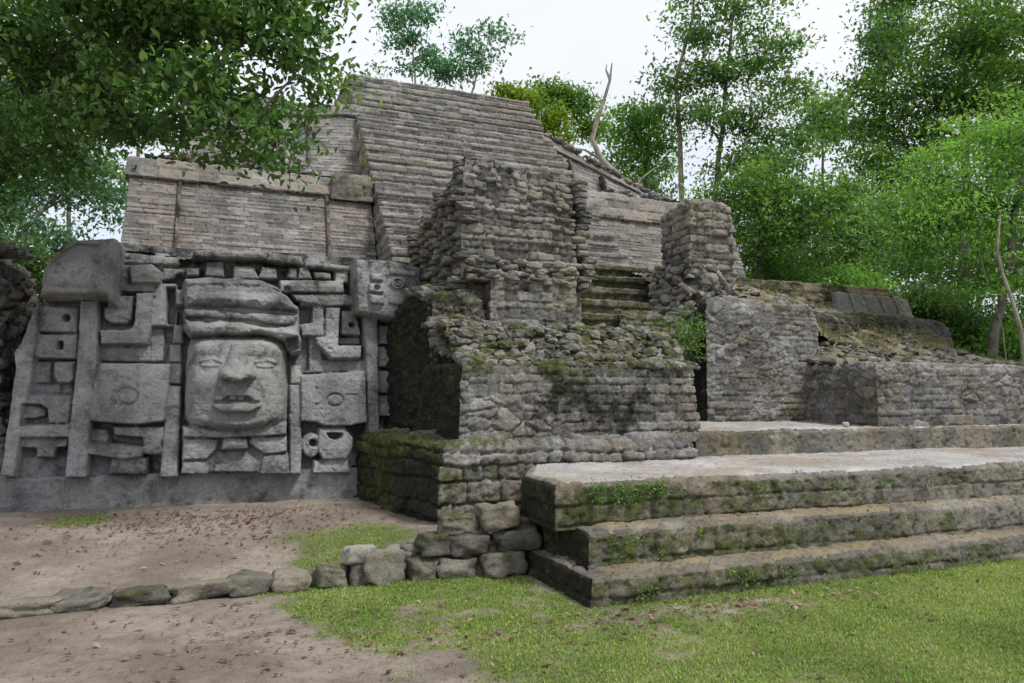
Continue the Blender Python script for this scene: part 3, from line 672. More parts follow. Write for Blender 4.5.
# sloping ledge between the mask and the pyramid
def ledge_fn(s, t):
    x = -2.2+s*5.2; y = 11.3+t*2.3; return np.stack([x, y, 3.66+.35*t+0*x], 1)
V, f, A = sheet(ledge_fn, 200, 80, rubble(.3, .12, .07, .05, 41), lambda P, N: (.25+.3*fbm(P, .9, 3, 3), .45+.2*fbm(P, 1.3, 4, 2)))
mk('ledge_floor', V, f, M['block'], T, attr=A)
V, f, A = ribbon([(-2.1, 12.6), (-2.1, 11.7), (.2, 11.7)], [(0, 3.3), (.04, 3.80), (.2, 3.84)], .03, courses(.12, .45, .03, .02, .03, .04, 42, .01), lambda P, N: (P[:, 0]*0+.5, P[:, 0]*0+.45))
mk('ledge_course', V, f, M['block'], T, attr=A)

# ------------------------------------------------------------------ dark rubble wall left of the mask
T = thing('rubble_wall', 'dark rubble stone wall at the left edge beside the carved mask', 'wall', (-4.5, 11.3, .2))
def topw(Q, P, u, v):
    k = sstep(0, 1, P[:, 2]/3.4); Q = Q.copy(); Q[:, 2] += k*(.12*fbm(P*[1, 1, 0], 2.5, 7, 3)+.15*np.clip(-(P[:, 0]+5), 0, 0)); return Q
V, f, A = ribbon([(-9, 11.0), (-2.5, 11.25), (-2.2, 12.6)], [(0, 0), (.45, 3.5), (.6, 3.62), (1.6, 3.75)], .03, rubble(.26, .14, .09, .05, 51), lambda P, N: (.15+.3*(N[:, 2] > .5), .38+.25*fbm(P, 1, 8, 2)), topw)
mk('wall_face', V, f, M['block'], T, attr=A)
V, f, A = rocks(110, lambda rg: (rg.uniform(-6, -2.6), rg.uniform(11.6, 12.2), 3.62+.1*rg.rand()), .12, .32, 52, 1, dark=.25)
tag(mk('rubble', V, f, M['block'], T, attr=A, smooth=False), kind='stuff')

# ------------------------------------------------------------------ central ruined block
T = thing('ruined_platform', 'mossy two-tier masonry block with blackened left side, between carved mask and front steps', 'stone platform', (3.6, 8.4, .1))
def at_base(P, N):
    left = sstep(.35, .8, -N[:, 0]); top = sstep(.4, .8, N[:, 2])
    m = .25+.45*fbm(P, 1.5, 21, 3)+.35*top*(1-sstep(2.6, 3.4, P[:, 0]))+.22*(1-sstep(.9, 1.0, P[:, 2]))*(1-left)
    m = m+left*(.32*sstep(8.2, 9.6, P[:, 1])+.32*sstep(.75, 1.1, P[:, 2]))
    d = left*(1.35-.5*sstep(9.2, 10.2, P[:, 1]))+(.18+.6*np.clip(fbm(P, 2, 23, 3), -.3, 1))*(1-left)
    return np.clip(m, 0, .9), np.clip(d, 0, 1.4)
def worn(amp, sc, seed, wid=.12, dirz=1.):
    def w(Q, P, u, v):
        zt = P[:, 2].max(); k = 1-sstep(0, wid, zt-P[:, 2]); n = np.clip(.3+fbm(P, sc, seed, 3), 0, 1.2)
        Q = Q.copy(); Q[:, 2] -= k*n*amp*dirz; return Q
    return w
def bl_pat(seed): return mixpat(courses(.17, .34, .045, .02, .05, .05, seed, .014), rubble(.25, .15, .05, .025, seed+1), .9, .05, seed)
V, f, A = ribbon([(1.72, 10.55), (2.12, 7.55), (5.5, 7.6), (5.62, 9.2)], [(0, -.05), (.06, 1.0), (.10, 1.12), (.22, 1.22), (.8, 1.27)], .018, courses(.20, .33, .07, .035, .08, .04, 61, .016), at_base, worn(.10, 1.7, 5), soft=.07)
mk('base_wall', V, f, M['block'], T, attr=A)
def at_mid(P, N):
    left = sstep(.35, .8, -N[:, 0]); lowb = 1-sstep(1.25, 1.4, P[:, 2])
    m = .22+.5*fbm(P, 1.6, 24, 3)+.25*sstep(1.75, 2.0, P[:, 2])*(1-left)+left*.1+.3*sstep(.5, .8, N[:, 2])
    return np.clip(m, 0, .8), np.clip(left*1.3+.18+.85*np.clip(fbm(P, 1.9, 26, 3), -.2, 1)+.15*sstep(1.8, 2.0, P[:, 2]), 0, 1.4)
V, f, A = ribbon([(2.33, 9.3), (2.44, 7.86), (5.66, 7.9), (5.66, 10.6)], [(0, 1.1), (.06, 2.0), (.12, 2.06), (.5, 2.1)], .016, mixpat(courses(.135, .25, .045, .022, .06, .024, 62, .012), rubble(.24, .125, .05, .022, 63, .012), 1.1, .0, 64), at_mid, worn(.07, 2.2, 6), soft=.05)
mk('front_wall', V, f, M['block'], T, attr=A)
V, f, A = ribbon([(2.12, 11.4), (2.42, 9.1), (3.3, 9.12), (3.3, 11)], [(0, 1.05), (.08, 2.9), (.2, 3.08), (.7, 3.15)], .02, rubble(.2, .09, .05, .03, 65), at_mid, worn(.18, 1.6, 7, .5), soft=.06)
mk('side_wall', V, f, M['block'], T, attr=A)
# sloping rubble top of the block
def sl(s, t):
    x = 2.5+s*3.2; y = 8.0+t*1.7; z = 2.03+.50*sstep(0, .45, t)+.06*t
    z = z-.35*sstep(.93, 1, s)*0; z = z+.12*(1-sstep(.0, .18, s))*sstep(.4, 1, t)
    return np.stack([x, y, z], 1)
def at_sl(P, N): return np.clip(.52+.6*fbm(P, .9, 31, 3)+.25*(1-sstep(2.6, 3.6, P[:, 0])), 0, .95), .22+.5*fbm(P, 2, 32, 2)
V, f, A = sheet(sl, 250, 120, rubble(.2, .11, .10, .05, 66), at_sl)
mk('rubble_slope', V, f, M['block'], T, attr=A)
def sl_place(rg):
    s, t = rg.rand(), rg.rand()**1.2*.75; p = sl(np.array([s]), np.array([t]))[0]; return (p[0], p[1], p[2]+.01)
V, f, A = rocks(640, sl_place, .07, .2, 67, 1, flat=(.5, .8), tilt=.15, moss=1.6, yaw=.4, elong=(1, 1.5))
o = mk('rubble', V, f, M['block'], T, attr=A, smooth=False); tag(o, kind='stuff')
def left_steps(rg):
    t = rg.rand(); return (2.46+rg.rand()*.75, 8.7+t*1.5, 2.15+.95*min(1, t*1.5)+.05*rg.rand())
V, f, A = rocks(330, left_steps, .10, .24, 68, 1, flat=(.5, .75), tilt=.1, moss=1.7, yaw=.3, elong=(1, 1.5))
o = mk('rubble', V, f, M['block'], T, attr=A, smooth=False); tag(o, kind='stuff')

# ------------------------------------------------------------------ tall pier
T = thing('ruined_pier', 'tall broken masonry pier with ragged stepped left side rising above the mossy block', 'stone pier', (3.9, 9.6, 2.4))
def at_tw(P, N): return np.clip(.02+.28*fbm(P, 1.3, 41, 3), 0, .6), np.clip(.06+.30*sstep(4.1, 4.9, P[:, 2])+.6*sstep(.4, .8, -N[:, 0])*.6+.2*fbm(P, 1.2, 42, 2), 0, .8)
def tw_warp(Q, P, u, v):
    Q = Q.copy(); k = sstep(3.9, 4.9, P[:, 2]); x = P[:, 0]
    drop = .10*sstep(3.3, 4.5, x)*1.6+.35*sstep(9.6, 11, P[:, 1])+.05*np.sign(np.sin(x*7+1))+.06*fbm(P*[1, 1, 0], 4, 44, 2)
    Q[:, 2] -= k*drop; return Q
V, f, A = ribbon([(3.30, 10.4), (3.30, 9.25), (4.62, 9.25), (4.62, 10.4)], [(0, 2.35), (.03, 3.28)], .016, courses(.12, .18, .028, .014, .05, .018, 71, .014), lambda P, N: (at_tw(P, N)[0], np.clip(.05+.4*fbm(P, 1.5, 45, 2)+.35*np.exp(-(((P[:, 0]-3.75)/.35)**2+((P[:, 2]-3.1)/.16)**2)), 0, 1)))
mk('lower_wall', V, f, M['tower'], T, attr=A)
V, f, A = ribbon([(3.12, 11.3), (2.93, 9.36), (4.66, 9.36), (4.66, 10.8)], [(0, 3.2), (.03, 4.6), (.06, 4.92), (.2, 4.97), (.75, 4.95)], .017, courses(.115, .215, .06, .03, .05, .024, 72, .014), at_tw, tw_warp, soft=.05)
mk('upper_wall', V, f, M['tower'], T, attr=A)
V, f, A = ribbon([(2.95, 11), (3.0, 9.52), (3.45, 9.5)], [(0, 2.3), (.05, 3.4), (.3, 3.45)], .02, rubble(.2, .1, .05, .03, 75), at_tw)
mk('core_wall', V, f, M['tower'], T, attr=A)
# rough band of projecting stones between them
V, f, A = rocks(150, lambda rg: (rg.uniform(3.05, 4.62), 9.28+.08*rg.rand(), rg.uniform(3.22, 3.52)), .08, .18, 73, 2, flat=(.5, .75), tilt=.06, moss=.25, yaw=.1, elong=(1, 1.5))
mk('projecting_stones', V, f, M['tower'], T, attr=A, smooth=False)
# ragged left edge, courses breaking off like stairs
rg = np.random.RandomState(5); out = []
for k in range(21):
    z = 2.85+k*.1; yy = 9.55+.35*(k % 3)/3
    for j in range(9):
        y = 9.5+j*.24+.05*rg.randn(); lim = 4.95-(y-9.4)*.42
        if z > lim: continue
        x = 3.02-.10*(y-9.4)+.035*rg.randn()-.12*(z < 3.5)*((3.5-z)/.6)
        out.append(rock((x, y, z), (rg.uniform(.22, .34), rg.uniform(.2, .28), .11), (rg.normal(0, .03), rg.normal(0, .03), rg.normal(0, .1)), 2, 700+k*11+j, .95, .12, .25*rg.rand(), .12+.3*rg.rand()))
V, f, A = merge(out); mk('broken_stones', V, f, M['tower'], T, attr=A, smooth=False)
out = []
for k in range(17):
    z = 3.25+k*.095; w = .22-.008*k
    for j in range(3): out.append(rock((4.72+rg.uniform(0, max(.03, w)), 9.5+.2*j, z), (rg.uniform(.16, .28), .3, .125), (0, 0, rg.normal(0, .1)), 2, 900+k*5+j, .93, .14, .1, .15+.2*rg.rand()))
V, f, A = merge(out); mk('broken_stones', V, f, M['tower'], T, attr=A, smooth=False)
V, f, A = ribbon([(4.64, 9.46), (4.84, 9.5), (4.84, 11)], [(0, 2.4), (.05, 3.55), (.15, 3.6), (.3, 3.6)], .025, courses(.12, .26, .04, .02, .03, .04, 74, .014), at_tw)
mk('wing_wall', V, f, M['tower'], T, attr=A)

# ------------------------------------------------------------------ mossy inner stairs
T = thing('inner_stairway', 'narrow mossy green stone steps climbing between the two broken masonry piers', 'stairs', (5.8, 10, 2.3))
for i in range(6):
    y0 = 9.72+i*.42; z0 = 2.42+i*.285
    V, f, A = ribbon([(4.7, y0+.6), (4.7, y0), (7.3, y0), (7.3, y0+.6)], [(.06, z0-.02), (.06, z0+.12), (0, z0+.16), (.0, z0+.25), (.07, z0+.285), (.55, z0+.29)], .02, courses(.29, .5, .03, .012, .03, .03, 80+i, .012),
        lambda P, N: (np.clip(.62+.5*fbm(P, .8, 61, 3), 0, .95)*(N[:, 2] < .7)+.4*(N[:, 2] >= .7), .12+P[:, 0]*0), worn(.06, 2.5, 80+i, .06))
    mk('stair_step', V, f, M['step'], T, attr=A)
V, f, A = sheet(lambda s, t: np.stack([4.6+s*3.2, 12.2+t*1.4, 4.08+.14*t], 1), 80, 40, rubble(.3, .15, .04, .03, 86), lambda P, N: (.35+0*P[:, 0], .1+0*P[:, 0]))
mk('landing', V, f, M['tread'], T, attr=A)

# ------------------------------------------------------------------ second pier, on a rubble heap
T = thing('ruined_pier', 'shorter square masonry pier on a loose rubble heap, right of the mossy inner steps', 'stone pier', (7.1, 10.2, 1.3))
def p2w(Q, P, u, v):
    Q = Q.copy(); k = sstep(4.2, 4.9, P[:, 2]); Q[:, 2] += k*(.05*fbm(P*[1, 1, 0], 5, 3, 2)); 
    l = sstep(6.9, 6.4, P[:, 0])*0; Q[:, 0] += .05*fbm(P, 2, 4, 2); return Q
V, f, A = ribbon([(7.06, 10.9), (7.03, 10.0), (7.86, 10.0), (7.92, 10.9)], [(0, 3.6), (-.03, 4.0), (.02, 4.82), (.08, 4.92), (.6, 4.97)], .018, courses(.115, .22, .06, .035, .05, .026, 91, .015), lambda P, N: (np.clip(.02+.25*fbm(P, 1.3, 47, 3), 0, .6), np.clip(.26+.4*fbm(P, 1.2, 48, 2), 0, .8)), p2w)
mk('pier_shaft', V, f, M['tower'], T, attr=A)
def heap(s, t):
    z = 2.2+t*1.65; half = np.interp(z, [2.2, 3.0, 3.85], [.74, .72, .62]); ang = (s-.5)*math.pi*1.0
    x = 7.40+half*np.sin(ang)*1.0; y = 10.7-half*np.cos(ang)*1.05
    return np.stack([x, y, z], 1)
V, f, A = sheet(heap, 130, 90, rubble(.2, .13, .09, .06, 92), lambda P, N: (.1+0*P[:, 0], .3+.3*fbm(P, 2, 5, 2)))
mk('heap_core', V, f, M['block'], T, attr=A)
def hp(rg): p = heap(np.array([rg.rand()]), np.array([rg.rand()]))[0]; return (p[0], p[1]-.02, p[2])
V, f, A = rocks(330, hp, .10, .27, 93, 2, flat=(.4, .75), tilt=.5, moss=.2, dark=.12)
tag(mk('rubble', V, f, M['tower'], T, attr=A, smooth=False), kind='stuff')
# lower dressed wall under the heap, ends at the dark slot
V, f, A = ribbon([(5.70, 9.9), (6.5, 9.85), (6.95, 9.9), (7.0, 11.2)], [(0, 1.2), (.02, 2.5), (.1, 3.02), (.3, 3.1)], .02, courses(.11, .24, .035, .02, .03, .04, 94, .012), lambda P, N: (np.clip(.38+.7*fbm(P, .9, 66, 2), 0, .9), .3+0*P[:, 0]), worn(.12, 2, 8, .5))
mk('lower_wall', V, f, M['block'], T, attr=A)

# ------------------------------------------------------------------ right-hand blocks
T = thing('ruined_building', 'squat grey masonry block with a rounded debris-covered top, right of the dark slot', 'stone building', (8.2, 10, 1.2))
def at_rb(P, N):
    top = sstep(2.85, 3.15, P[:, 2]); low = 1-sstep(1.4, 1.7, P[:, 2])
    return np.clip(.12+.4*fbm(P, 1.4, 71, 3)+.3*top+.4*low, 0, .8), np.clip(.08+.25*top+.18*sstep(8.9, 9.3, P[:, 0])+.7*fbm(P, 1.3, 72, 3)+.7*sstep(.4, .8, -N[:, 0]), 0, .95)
rbp = mixpat(courses(.096, .2, .04, .016, .045, .02, 101, .010), rubble(.2, .10, .045, .02, 102, .010), 1., -.02, 103)
V, f, A = ribbon([(6.92, 12), (6.97, 9.55), (9.0, 9.5), (9.25, 9.56), (9.42, 9.72), (9.52, 9.95), (9.65, 10.5), (14.2, 10.95)], [(0, 1.1), (.04, 2.9), (.10, 3.14), (.3, 3.3), (1.0, 3.5)], .018, rbp, at_rb, worn(.08, 1.6, 12, .3), soft=.09)
mk('block_wall', V, f, M['block'], T, attr=A)
def rtop(s, t):
    x = 7.0+s*8.2; y = 9.9+t*2.4
    z = 3.3+t*.85-.10*sstep(8.6, 9.8, x)-.55*sstep(9.2, 10.5, x)*(1-t)*1.2-.9*sstep(12.9, 15.2, x)-.45*sstep(11.7, 12.2, x)*sstep(.4, .8, t)
    return np.stack([x, y+.25*sstep(9, 10, x), z], 1)
V, f, A = sheet(rtop, 330, 100, rubble(.3, .12, .08, .05, 104), lambda P, N: (.32+.5*fbm(P, .9, 3, 3), .2+.2*fbm(P, 2, 4, 2)))
mk('debris_top', V, f, M['tread'], T, attr=A)
def rtp(rg):
    p = rtop(np.array([rg.rand()]), np.array([rg.rand()]))[0]; return (p[0], p[1], p[2]+.01)
V, f, A = rocks(420, rtp, .08, .26, 105, 1, flat=(.35, .65), tilt=.25, moss=.5)
tag(mk('rubble', V, f, M['block'], T, attr=A, smooth=False), kind='stuff')
# back wall with pale smooth slabs
V, f, A = ribbon([(9.2, 13.6), (9.3, 12.1), (13.9, 12.1), (14.4, 14)], [(0, 3.0), (.05, 3.95), (.12, 4.12), (.6, 4.16)], .025, courses(.16, .5, .03, .015, .03, .04, 106, .012), at_rb)
mk('rear_wall', V, f, M['tread'], T, attr=A)
for i in range(5):
    x = 12.1+i*.43
    V, f, A = ribbon([(x, 12.3), (x, 11.86), (x+.41, 11.86), (x+.41, 12.3)], [(0, 3.35), (.02, 3.92-.02*i+.02*(i % 2)), (.1, 3.96)], .02, courses(1.6, 1.6, .01, .0, .02, .02, 7, .012), lambda P, N: (P[:, 0]*0+.05, P[:, 0]*0+.05+.05*i), lean=(.35, 3.35), soft=.02)
    mk('facing_slab', V, f, M['pyr'], T, attr=A)

T = thing('low_platform', 'long low flat-topped masonry wall at the right edge above the upper plaster floor', 'stone platform', (12, 8.8, 1.2))
def at_lp(P, N): return np.clip(.12+.35*fbm(P, 1.1, 81, 3)+.12*(1-sstep(1.3, 1.5, P[:, 2])), 0, .7), np.clip(.15+.45*fbm(P, 1.5, 82, 3)+.12*sstep(.4, .8, -N[:, 0]), 0, .9)
V, f, A = ribbon([(8.82, 10.2), (8.90, 8.12), (19, 8.15)], [(0, 1.1), (.04, 2.1), (.08, 2.18), (1.1, 2.24)], .018, mixpat(courses(.13, .25, .04, .018, .06, .022, 111, .011), rubble(.24, .12, .045, .02, 112, .011), .9, .05, 113), at_lp, worn(.02, 2, 3, .05), soft=.05)
mk('platform_wall', V, f, M['block'], T, attr=A)
def lpt(s, t):
    x = 8.95+s*9; y = 8.7+t*2.6; z = 2.2+.62*sstep(.1, .9, t)*np.clip(1-np.abs((x-11.3)/3.9)**2.5, 0, 1); return np.stack([x, y, z], 1)
V, f, A = sheet(lpt, 330, 110, rubble(.32, .12, .08, .05, 114), lambda P, N: (.28+.5*fbm(P, .9, 5, 3), .15+.2*fbm(P, 2, 6, 2)))
mk('debris_top', V, f, M['step'], T, attr=A)
def lpp(rg):
    p = lpt(np.array([rg.rand()*.75]), np.array([.08+.9*rg.rand()]))[0]; return (p[0], p[1], p[2]+.01)
V, f, A = rocks(420, lpp, .08, .26, 115, 1, flat=(.35, .6), tilt=.22, moss=.35, elong=(1.2, 2.2))
tag(mk('rubble', V, f, M['step'], T, attr=A, smooth=False), kind='stuff')

# ------------------------------------------------------------------ upper plaster floor with its riser
T = thing('upper_terrace', 'raised pale plaster floor with a mossy stone riser, one step above the wide lower terrace', 'terrace', (9, 8.4, .85))
def at_r2(P, N): return np.clip(.30+.4*fbm(P, 1.1, 91, 3), 0, .8)*(N[:, 2] < .7), .10+.3*fbm(P, 1.3, 92, 2)
V, f, A = ribbon([(5.66, 7.98), (20, 8.0)], [(0, .8), (.03, 1.19), (.07, 1.235)], .018, courses(.5, .75, .03, .016, .05, .03, 121, .013), at_r2, worn(.03, 2.2, 14, .1))
mk('riser', V, f, M['step'], T, attr=A)
def fl2(s, t):
    x = 5.6+s*14; y = 8.06+t*2.6; return np.stack([x, y, 1.238+.12*t*sstep(0, 1, t)*1.3-.05*(1-sstep(0, .03, t))], 1)
V, f, A = sheet(fl2, 400, 90, rubble(1.1, 1, .008, .006, 122), lambda P, N: (P[:, 0]*0+.0, np.clip(.1+.3*fbm(P, .8, 93, 3), 0, .4)))
mk('plaster_floor', V, f, M['plaster'], T, attr=A)
s_ = rock((8.32, 8.16, 1.275), (.13, .08, .07), (0, .1, .3), 3, 44, .5); o = mk('loose_stone', *s_[:2], M['pale'], attr=s_[2], loc=(8.32, 8.16, 1.24)); tag(o, 'small pale loose stone lying alone on the edge of the upper plaster floor', 'stone')

# ------------------------------------------------------------------ front terrace with three steps
T = thing('front_stairway', 'broad front terrace with three long mossy stone steps and a pale plaster landing', 'stairs', (7, 6.2, 0))
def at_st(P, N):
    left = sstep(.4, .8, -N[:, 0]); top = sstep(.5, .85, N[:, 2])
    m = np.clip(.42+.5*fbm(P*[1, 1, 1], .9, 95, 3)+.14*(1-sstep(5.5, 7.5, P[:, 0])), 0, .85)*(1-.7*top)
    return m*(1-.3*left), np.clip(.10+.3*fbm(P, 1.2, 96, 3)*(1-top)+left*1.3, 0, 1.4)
def edgew(seed, zt):
    def w(Q, P, u, v):
        k = np.exp(-(((zt-P[:, 2])/.06)**2))*1.; y0 = P[:, 1].min()
        k = k*(1-sstep(0, .12, P[:, 1]-y0)) if True else k
        n = np.clip(.15+fbm(P, 1.6, seed, 3)*1.3, 0, 1); Q = Q.copy(); Q[:, 2] -= k*n*.035; Q[:, 1] += k*n*.03; return Q
    return w
STEPS = [(5.30, -.05, .22, 2.76, .42), (5.62, .18, .52, 2.90, .40), (5.93, .48, .88, 2.74, .12)]
for i, (y0, z0, z1, x0, tr) in enumerate(STEPS):
    V, f, A = ribbon([(3.25, 7.75), (x0-.02+.03*i, 6.85), (x0-.02, y0), (12, y0-.01), (24, y0)], [(0, z0), (.02, z1-.04), (.05, z1-.008), (tr, z1+.002)], .016 if i < 3 else .02, courses([.5, .5, .21][i], [.62, .55, .5][i], .035, .018, .05, .03, 131+i, .013), at_st, edgew(140+i, z1), soft=.035)
    # earth on treads, stone on risers
    st = mk('step', V, f, M['step'] if i < 3 else M['plaster'], T, attr=A)
    if i < 2:
        V, f, A = ribbon([(x0+.10, y0+.10), (12, y0+.09), (24, y0+.1)], [(-.04, z1-.05), (.03, z1+.004), (.26, z1+.012)], .02, rubble(.8, .5, .004, .003, 150+i), lambda P, N: (np.clip(.12+.35*fbm(P, 1.5, 97, 3), 0, .5), P[:, 0]*0), lambda Q, P, u, v: Q-np.stack([0*u, 0*u, .06*(1-sstep(0, .15, u))+.02*np.clip(fbm(P, 3, 5, 3), 0, 1)], 1))
        mk('earth_layer', V, f, M['tread'], T, attr=A)
def fl1(s, t):
    x = 2.80+s**1.3*20; y = 6.0+t*(8.02-6.0); x = x+np.clip(y-6.8, 0, 2)*.5*(1-sstep(0, .1, s)); e = (1-sstep(0, .05, t))+(1-sstep(0, .02, s)); return np.stack([x, y, .886+.018*fbm(p3(x, y), 1.3, 5, 2)*(1-sstep(0, 1, e))+.02*t-.05*np.clip(e, 0, 1)], 1)
V, f, A = sheet(fl1, 700, 100, rubble(1.3, 1, .008, .005, 152), lambda P, N: (P[:, 0]*0+.04, np.clip(.06+.3*fbm(P, .9, 98, 3)+.25*(1-sstep(0, .25, np.abs(P[:, 1]-7.6))), 0, .4)))
mk('plaster_floor', V, f, M['plaster'], T, attr=A)

# ------------------------------------------------------------------ low retaining wall of rough stones: every stone a part
T = thing('retaining_wall', 'low dry-stone retaining wall of rough boulders, growing taller towards the stairs', 'stone wall', (.8, 6.8, 0))
rg = np.random.RandomState(12); k = 0
x = -6.5
while x < 2.62:
    w = rg.uniform(.2, .5)*(1 if x < 1.2 else .85); xm = x+w/2
    if xm > 2.64: break
    Ht = float(np.interp(xm, [-7, -1.5, 0, .9, 1.3, 1.8, 2.2, 2.6], [.04, .06, .095, .13, .20, .37, .54, .62]))
    y = float(curb_y(xm)); z = -.03; lay = max(1, int(round(Ht/.20))); hh = (Ht+.05)/lay
    for j in range(lay):
        ox = rg.uniform(-.06, .06)+(.12 if j % 2 else 0)
        c = (xm+ox, y-.0+.05*j+rg.uniform(-.03, .03), z+hh*(j+.5)+rg.uniform(-.015, .01))
        V, f, A = rock(c, (w*1.06, rg.uniform(.24, .32), hh*1.08), (rg.normal(0, .05), rg.normal(0, .04), rg.normal(0, .12)), 4, 500+k, rg.uniform(.6, .85), .20, rg.uniform(.2, .75), rg.uniform(.1, .4))
        V = V+.016*np.stack([fbm(V, 9, k+q_, 3) for q_ in (0, 50, 90)], 1)
        mk('stone', V, f, M['curb'], T, attr=A); k += 1
    x += w*1.0
# fill stones behind the joints near the corner
V, f, A = rocks(50, lambda r: (lambda xx: (xx, float(curb_y(xx))+.12, r.uniform(.05, float(np.interp(xx, [1.3, 2.6], [.2, .5])))))(r.uniform(1.2, 2.6)), .08, .2, 160, 2, flat=(.5, .9), moss=.4, dark=.3)
mk('packing_stones', V, f, M['curb'], T, attr=A)
s_ = rock((1.19, 6.80, .235), (.30, .22, .17), (0, .05, .2), 4, 77, .6); o = mk('loose_stone', *s_[:2], M['curb_pale'], attr=s_[2], loc=(1.19, 6.80, .16)); tag(o, 'pale whitish square stone set loose on top of the low retaining wall', 'stone')

# ------------------------------------------------------------------ grass, litter
def blades(n, xr, yr, hmin, hmax, seed, w=.006, maskp=None, patch=None):
    rg = np.random.RandomState(seed); x = rg.uniform(*xr, n); y = rg.uniform(*yr, n)
    m = grass_mask(x, y); keep = rg.rand(n) < sstep(.25, .85, m)*.95+.015
    keep &= ~((x > 2.66) & (y > 5.32)) & (y < 10.4)
    x, y, m = x[keep], y[keep], m[keep]; n = len(x); z = ground_z(x, y)
    h = rg.uniform(hmin, hmax, n)*(.6+.6*m); a = rg.uniform(0, 6.283, n); ln = rg.uniform(.2, 1.0, n)*h
    b = np.stack([x, y, z-.004], 1); sd = np.stack([np.cos(a), np.sin(a), 0*a], 1)*w*(.6+rg.rand(n)[:, None]); dr = np.stack([-np.sin(a), np.cos(a), 0*a], 1)*ln[:, None]
    tip = b+dr+np.stack([0*x, 0*x, h], 1)
    V = np.stack([b-sd, b+sd, tip], 1).reshape(-1, 3); Fc = np.arange(n*3).reshape(-1, 3)
    c = np.clip(.45+.5*fbm(p3(x, y), 1.4, 33, 3)+.25*rg.randn(n), 0, 1); A = np.zeros((n*3, 3)); A[:, 0] = np.repeat(c, 3)
    return V, Fc, A
V, f, A = blades(300000, (-.4, 9.5), (2.4, 6.9), .008, .024, 170)
tag(mk('lawn_grass', V, f, M['grass'], attr=A), 'short bright green grass in front of the steps', 'grass', kind='stuff')
V, f, A = blades(60000, (-3.5, 2.3), (6.9, 10.4), .008, .022, 171)
tag(mk('grass_patch', V, f, M['grass'], attr=A), 'thin green grass patches on bare earth below the mask', 'grass', kind='stuff')
def leafmesh(C, L, Wd, rgn, up=.4, col=None, fold=.25, six=False):
    n = len(C); a = rgn.normal(size=(n, 3)); a[:, 2] -= .25
    if up > 2: a[:, 2] *= .25; L = L*(.5+1.3*rgn.rand(n)**2)
    a /= np.linalg.norm(a, axis=1)[:, None]
    nr = rgn.normal(size=(n, 3)); nr[:, 2] = np.abs(nr[:, 2])+up*3; b = np.cross(a, nr); b /= np.linalg.norm(b, axis=1)[:, None]+1e-9
    nr = np.cross(b, a); L = (L*(.65+.7*rgn.rand(n)))[:, None]; Wd = L*Wd
    if six:
        V = np.stack([C-a*L*.5, C+b*Wd*.46-a*L*.18+nr*fold*Wd, C+b*Wd*.40+a*L*.18+nr*fold*Wd, C+a*L*.5-nr*.05*L, C-b*Wd*.40+a*L*.18+nr*fold*Wd, C-b*Wd*.46-a*L*.18+nr*fold*Wd], 1).reshape(-1, 3)
        A = np.zeros((n*6, 3)); A[:, 0] = np.repeat(col if col is not None else rgn.rand(n), 6); i = np.arange(n)[:, None]*6
        return V, np.concatenate([i+[0, 1, 2, 3], i+[0, 3, 4, 5]], 0), A
    V = np.stack([C-a*L*.5, C+b*Wd*.5-a*L*.05+nr*fold*Wd, C+a*L*.5, C-b*Wd*.5-a*L*.05+nr*fold*Wd], 1).reshape(-1, 3)
    A = np.zeros((n*4, 3)); A[:, 0] = np.repeat(col if col is not None else rgn.rand(n), 4)
    return V, np.arange(n*4).reshape(-1, 4), A
rg = np.random.RandomState(180)
def lit(n, cx, cy, sx_, sy_): return np.stack([rg.normal(cx, sx_, n), rg.normal(cy, sy_, n)], 1)
xy = np.concatenate([lit(1500, -.1, 9.2, .9, .5), lit(800, .0, 8.5, 1.1, .6), lit(420, .2, 5.6, 1.1, .6), lit(650, 3.7, 4.98, 1.3, .22), lit(160, 4.6, 4.3, 2., .7), lit(150, 0, 5.3, 1, .6), np.stack([rg.uniform(-3, 9, 120), rg.uniform(2.5, 6.5, 120)], 1)])
xy = xy[~((xy[:, 0] > 2.6) & (xy[:, 1] > 5.25)) & (xy[:, 1] < 10.35) & (xy[:, 1] > 2.3)]
C = np.stack([xy[:, 0], xy[:, 1], ground_z(xy[:, 0], xy[:, 1])+.014], 1)
V, f, A = leafmesh(C, .036, .55, rg, up=4, fold=.2)
tag(mk('leaf_litter', V, f, M['litter'], attr=A), 'scattered brown dead leaves lying on the ground', 'fallen leaves', kind='stuff')
xx = rg.uniform(2.9, 9, 240); wh = rg.randint(0, 3, 240); yy = np.array([5.42, 5.72, 6.6])[wh]+rg.uniform(-.04, .15, 240)*np.array([1, 1, 5])[wh]; zz = np.array([.245, .545, .905])[wh]
keep = rg.rand(240) < np.array([1, .8, .3])[wh]; C = np.stack([xx, yy, zz], 1)[keep]
V, f, A = leafmesh(C, .035, .55, rg, up=4, fold=.15)
tag(mk('leaf_litter', V, f, M['litter'], attr=A), 'a few dead leaves lying on the stone steps', 'fallen leaves', kind='stuff')
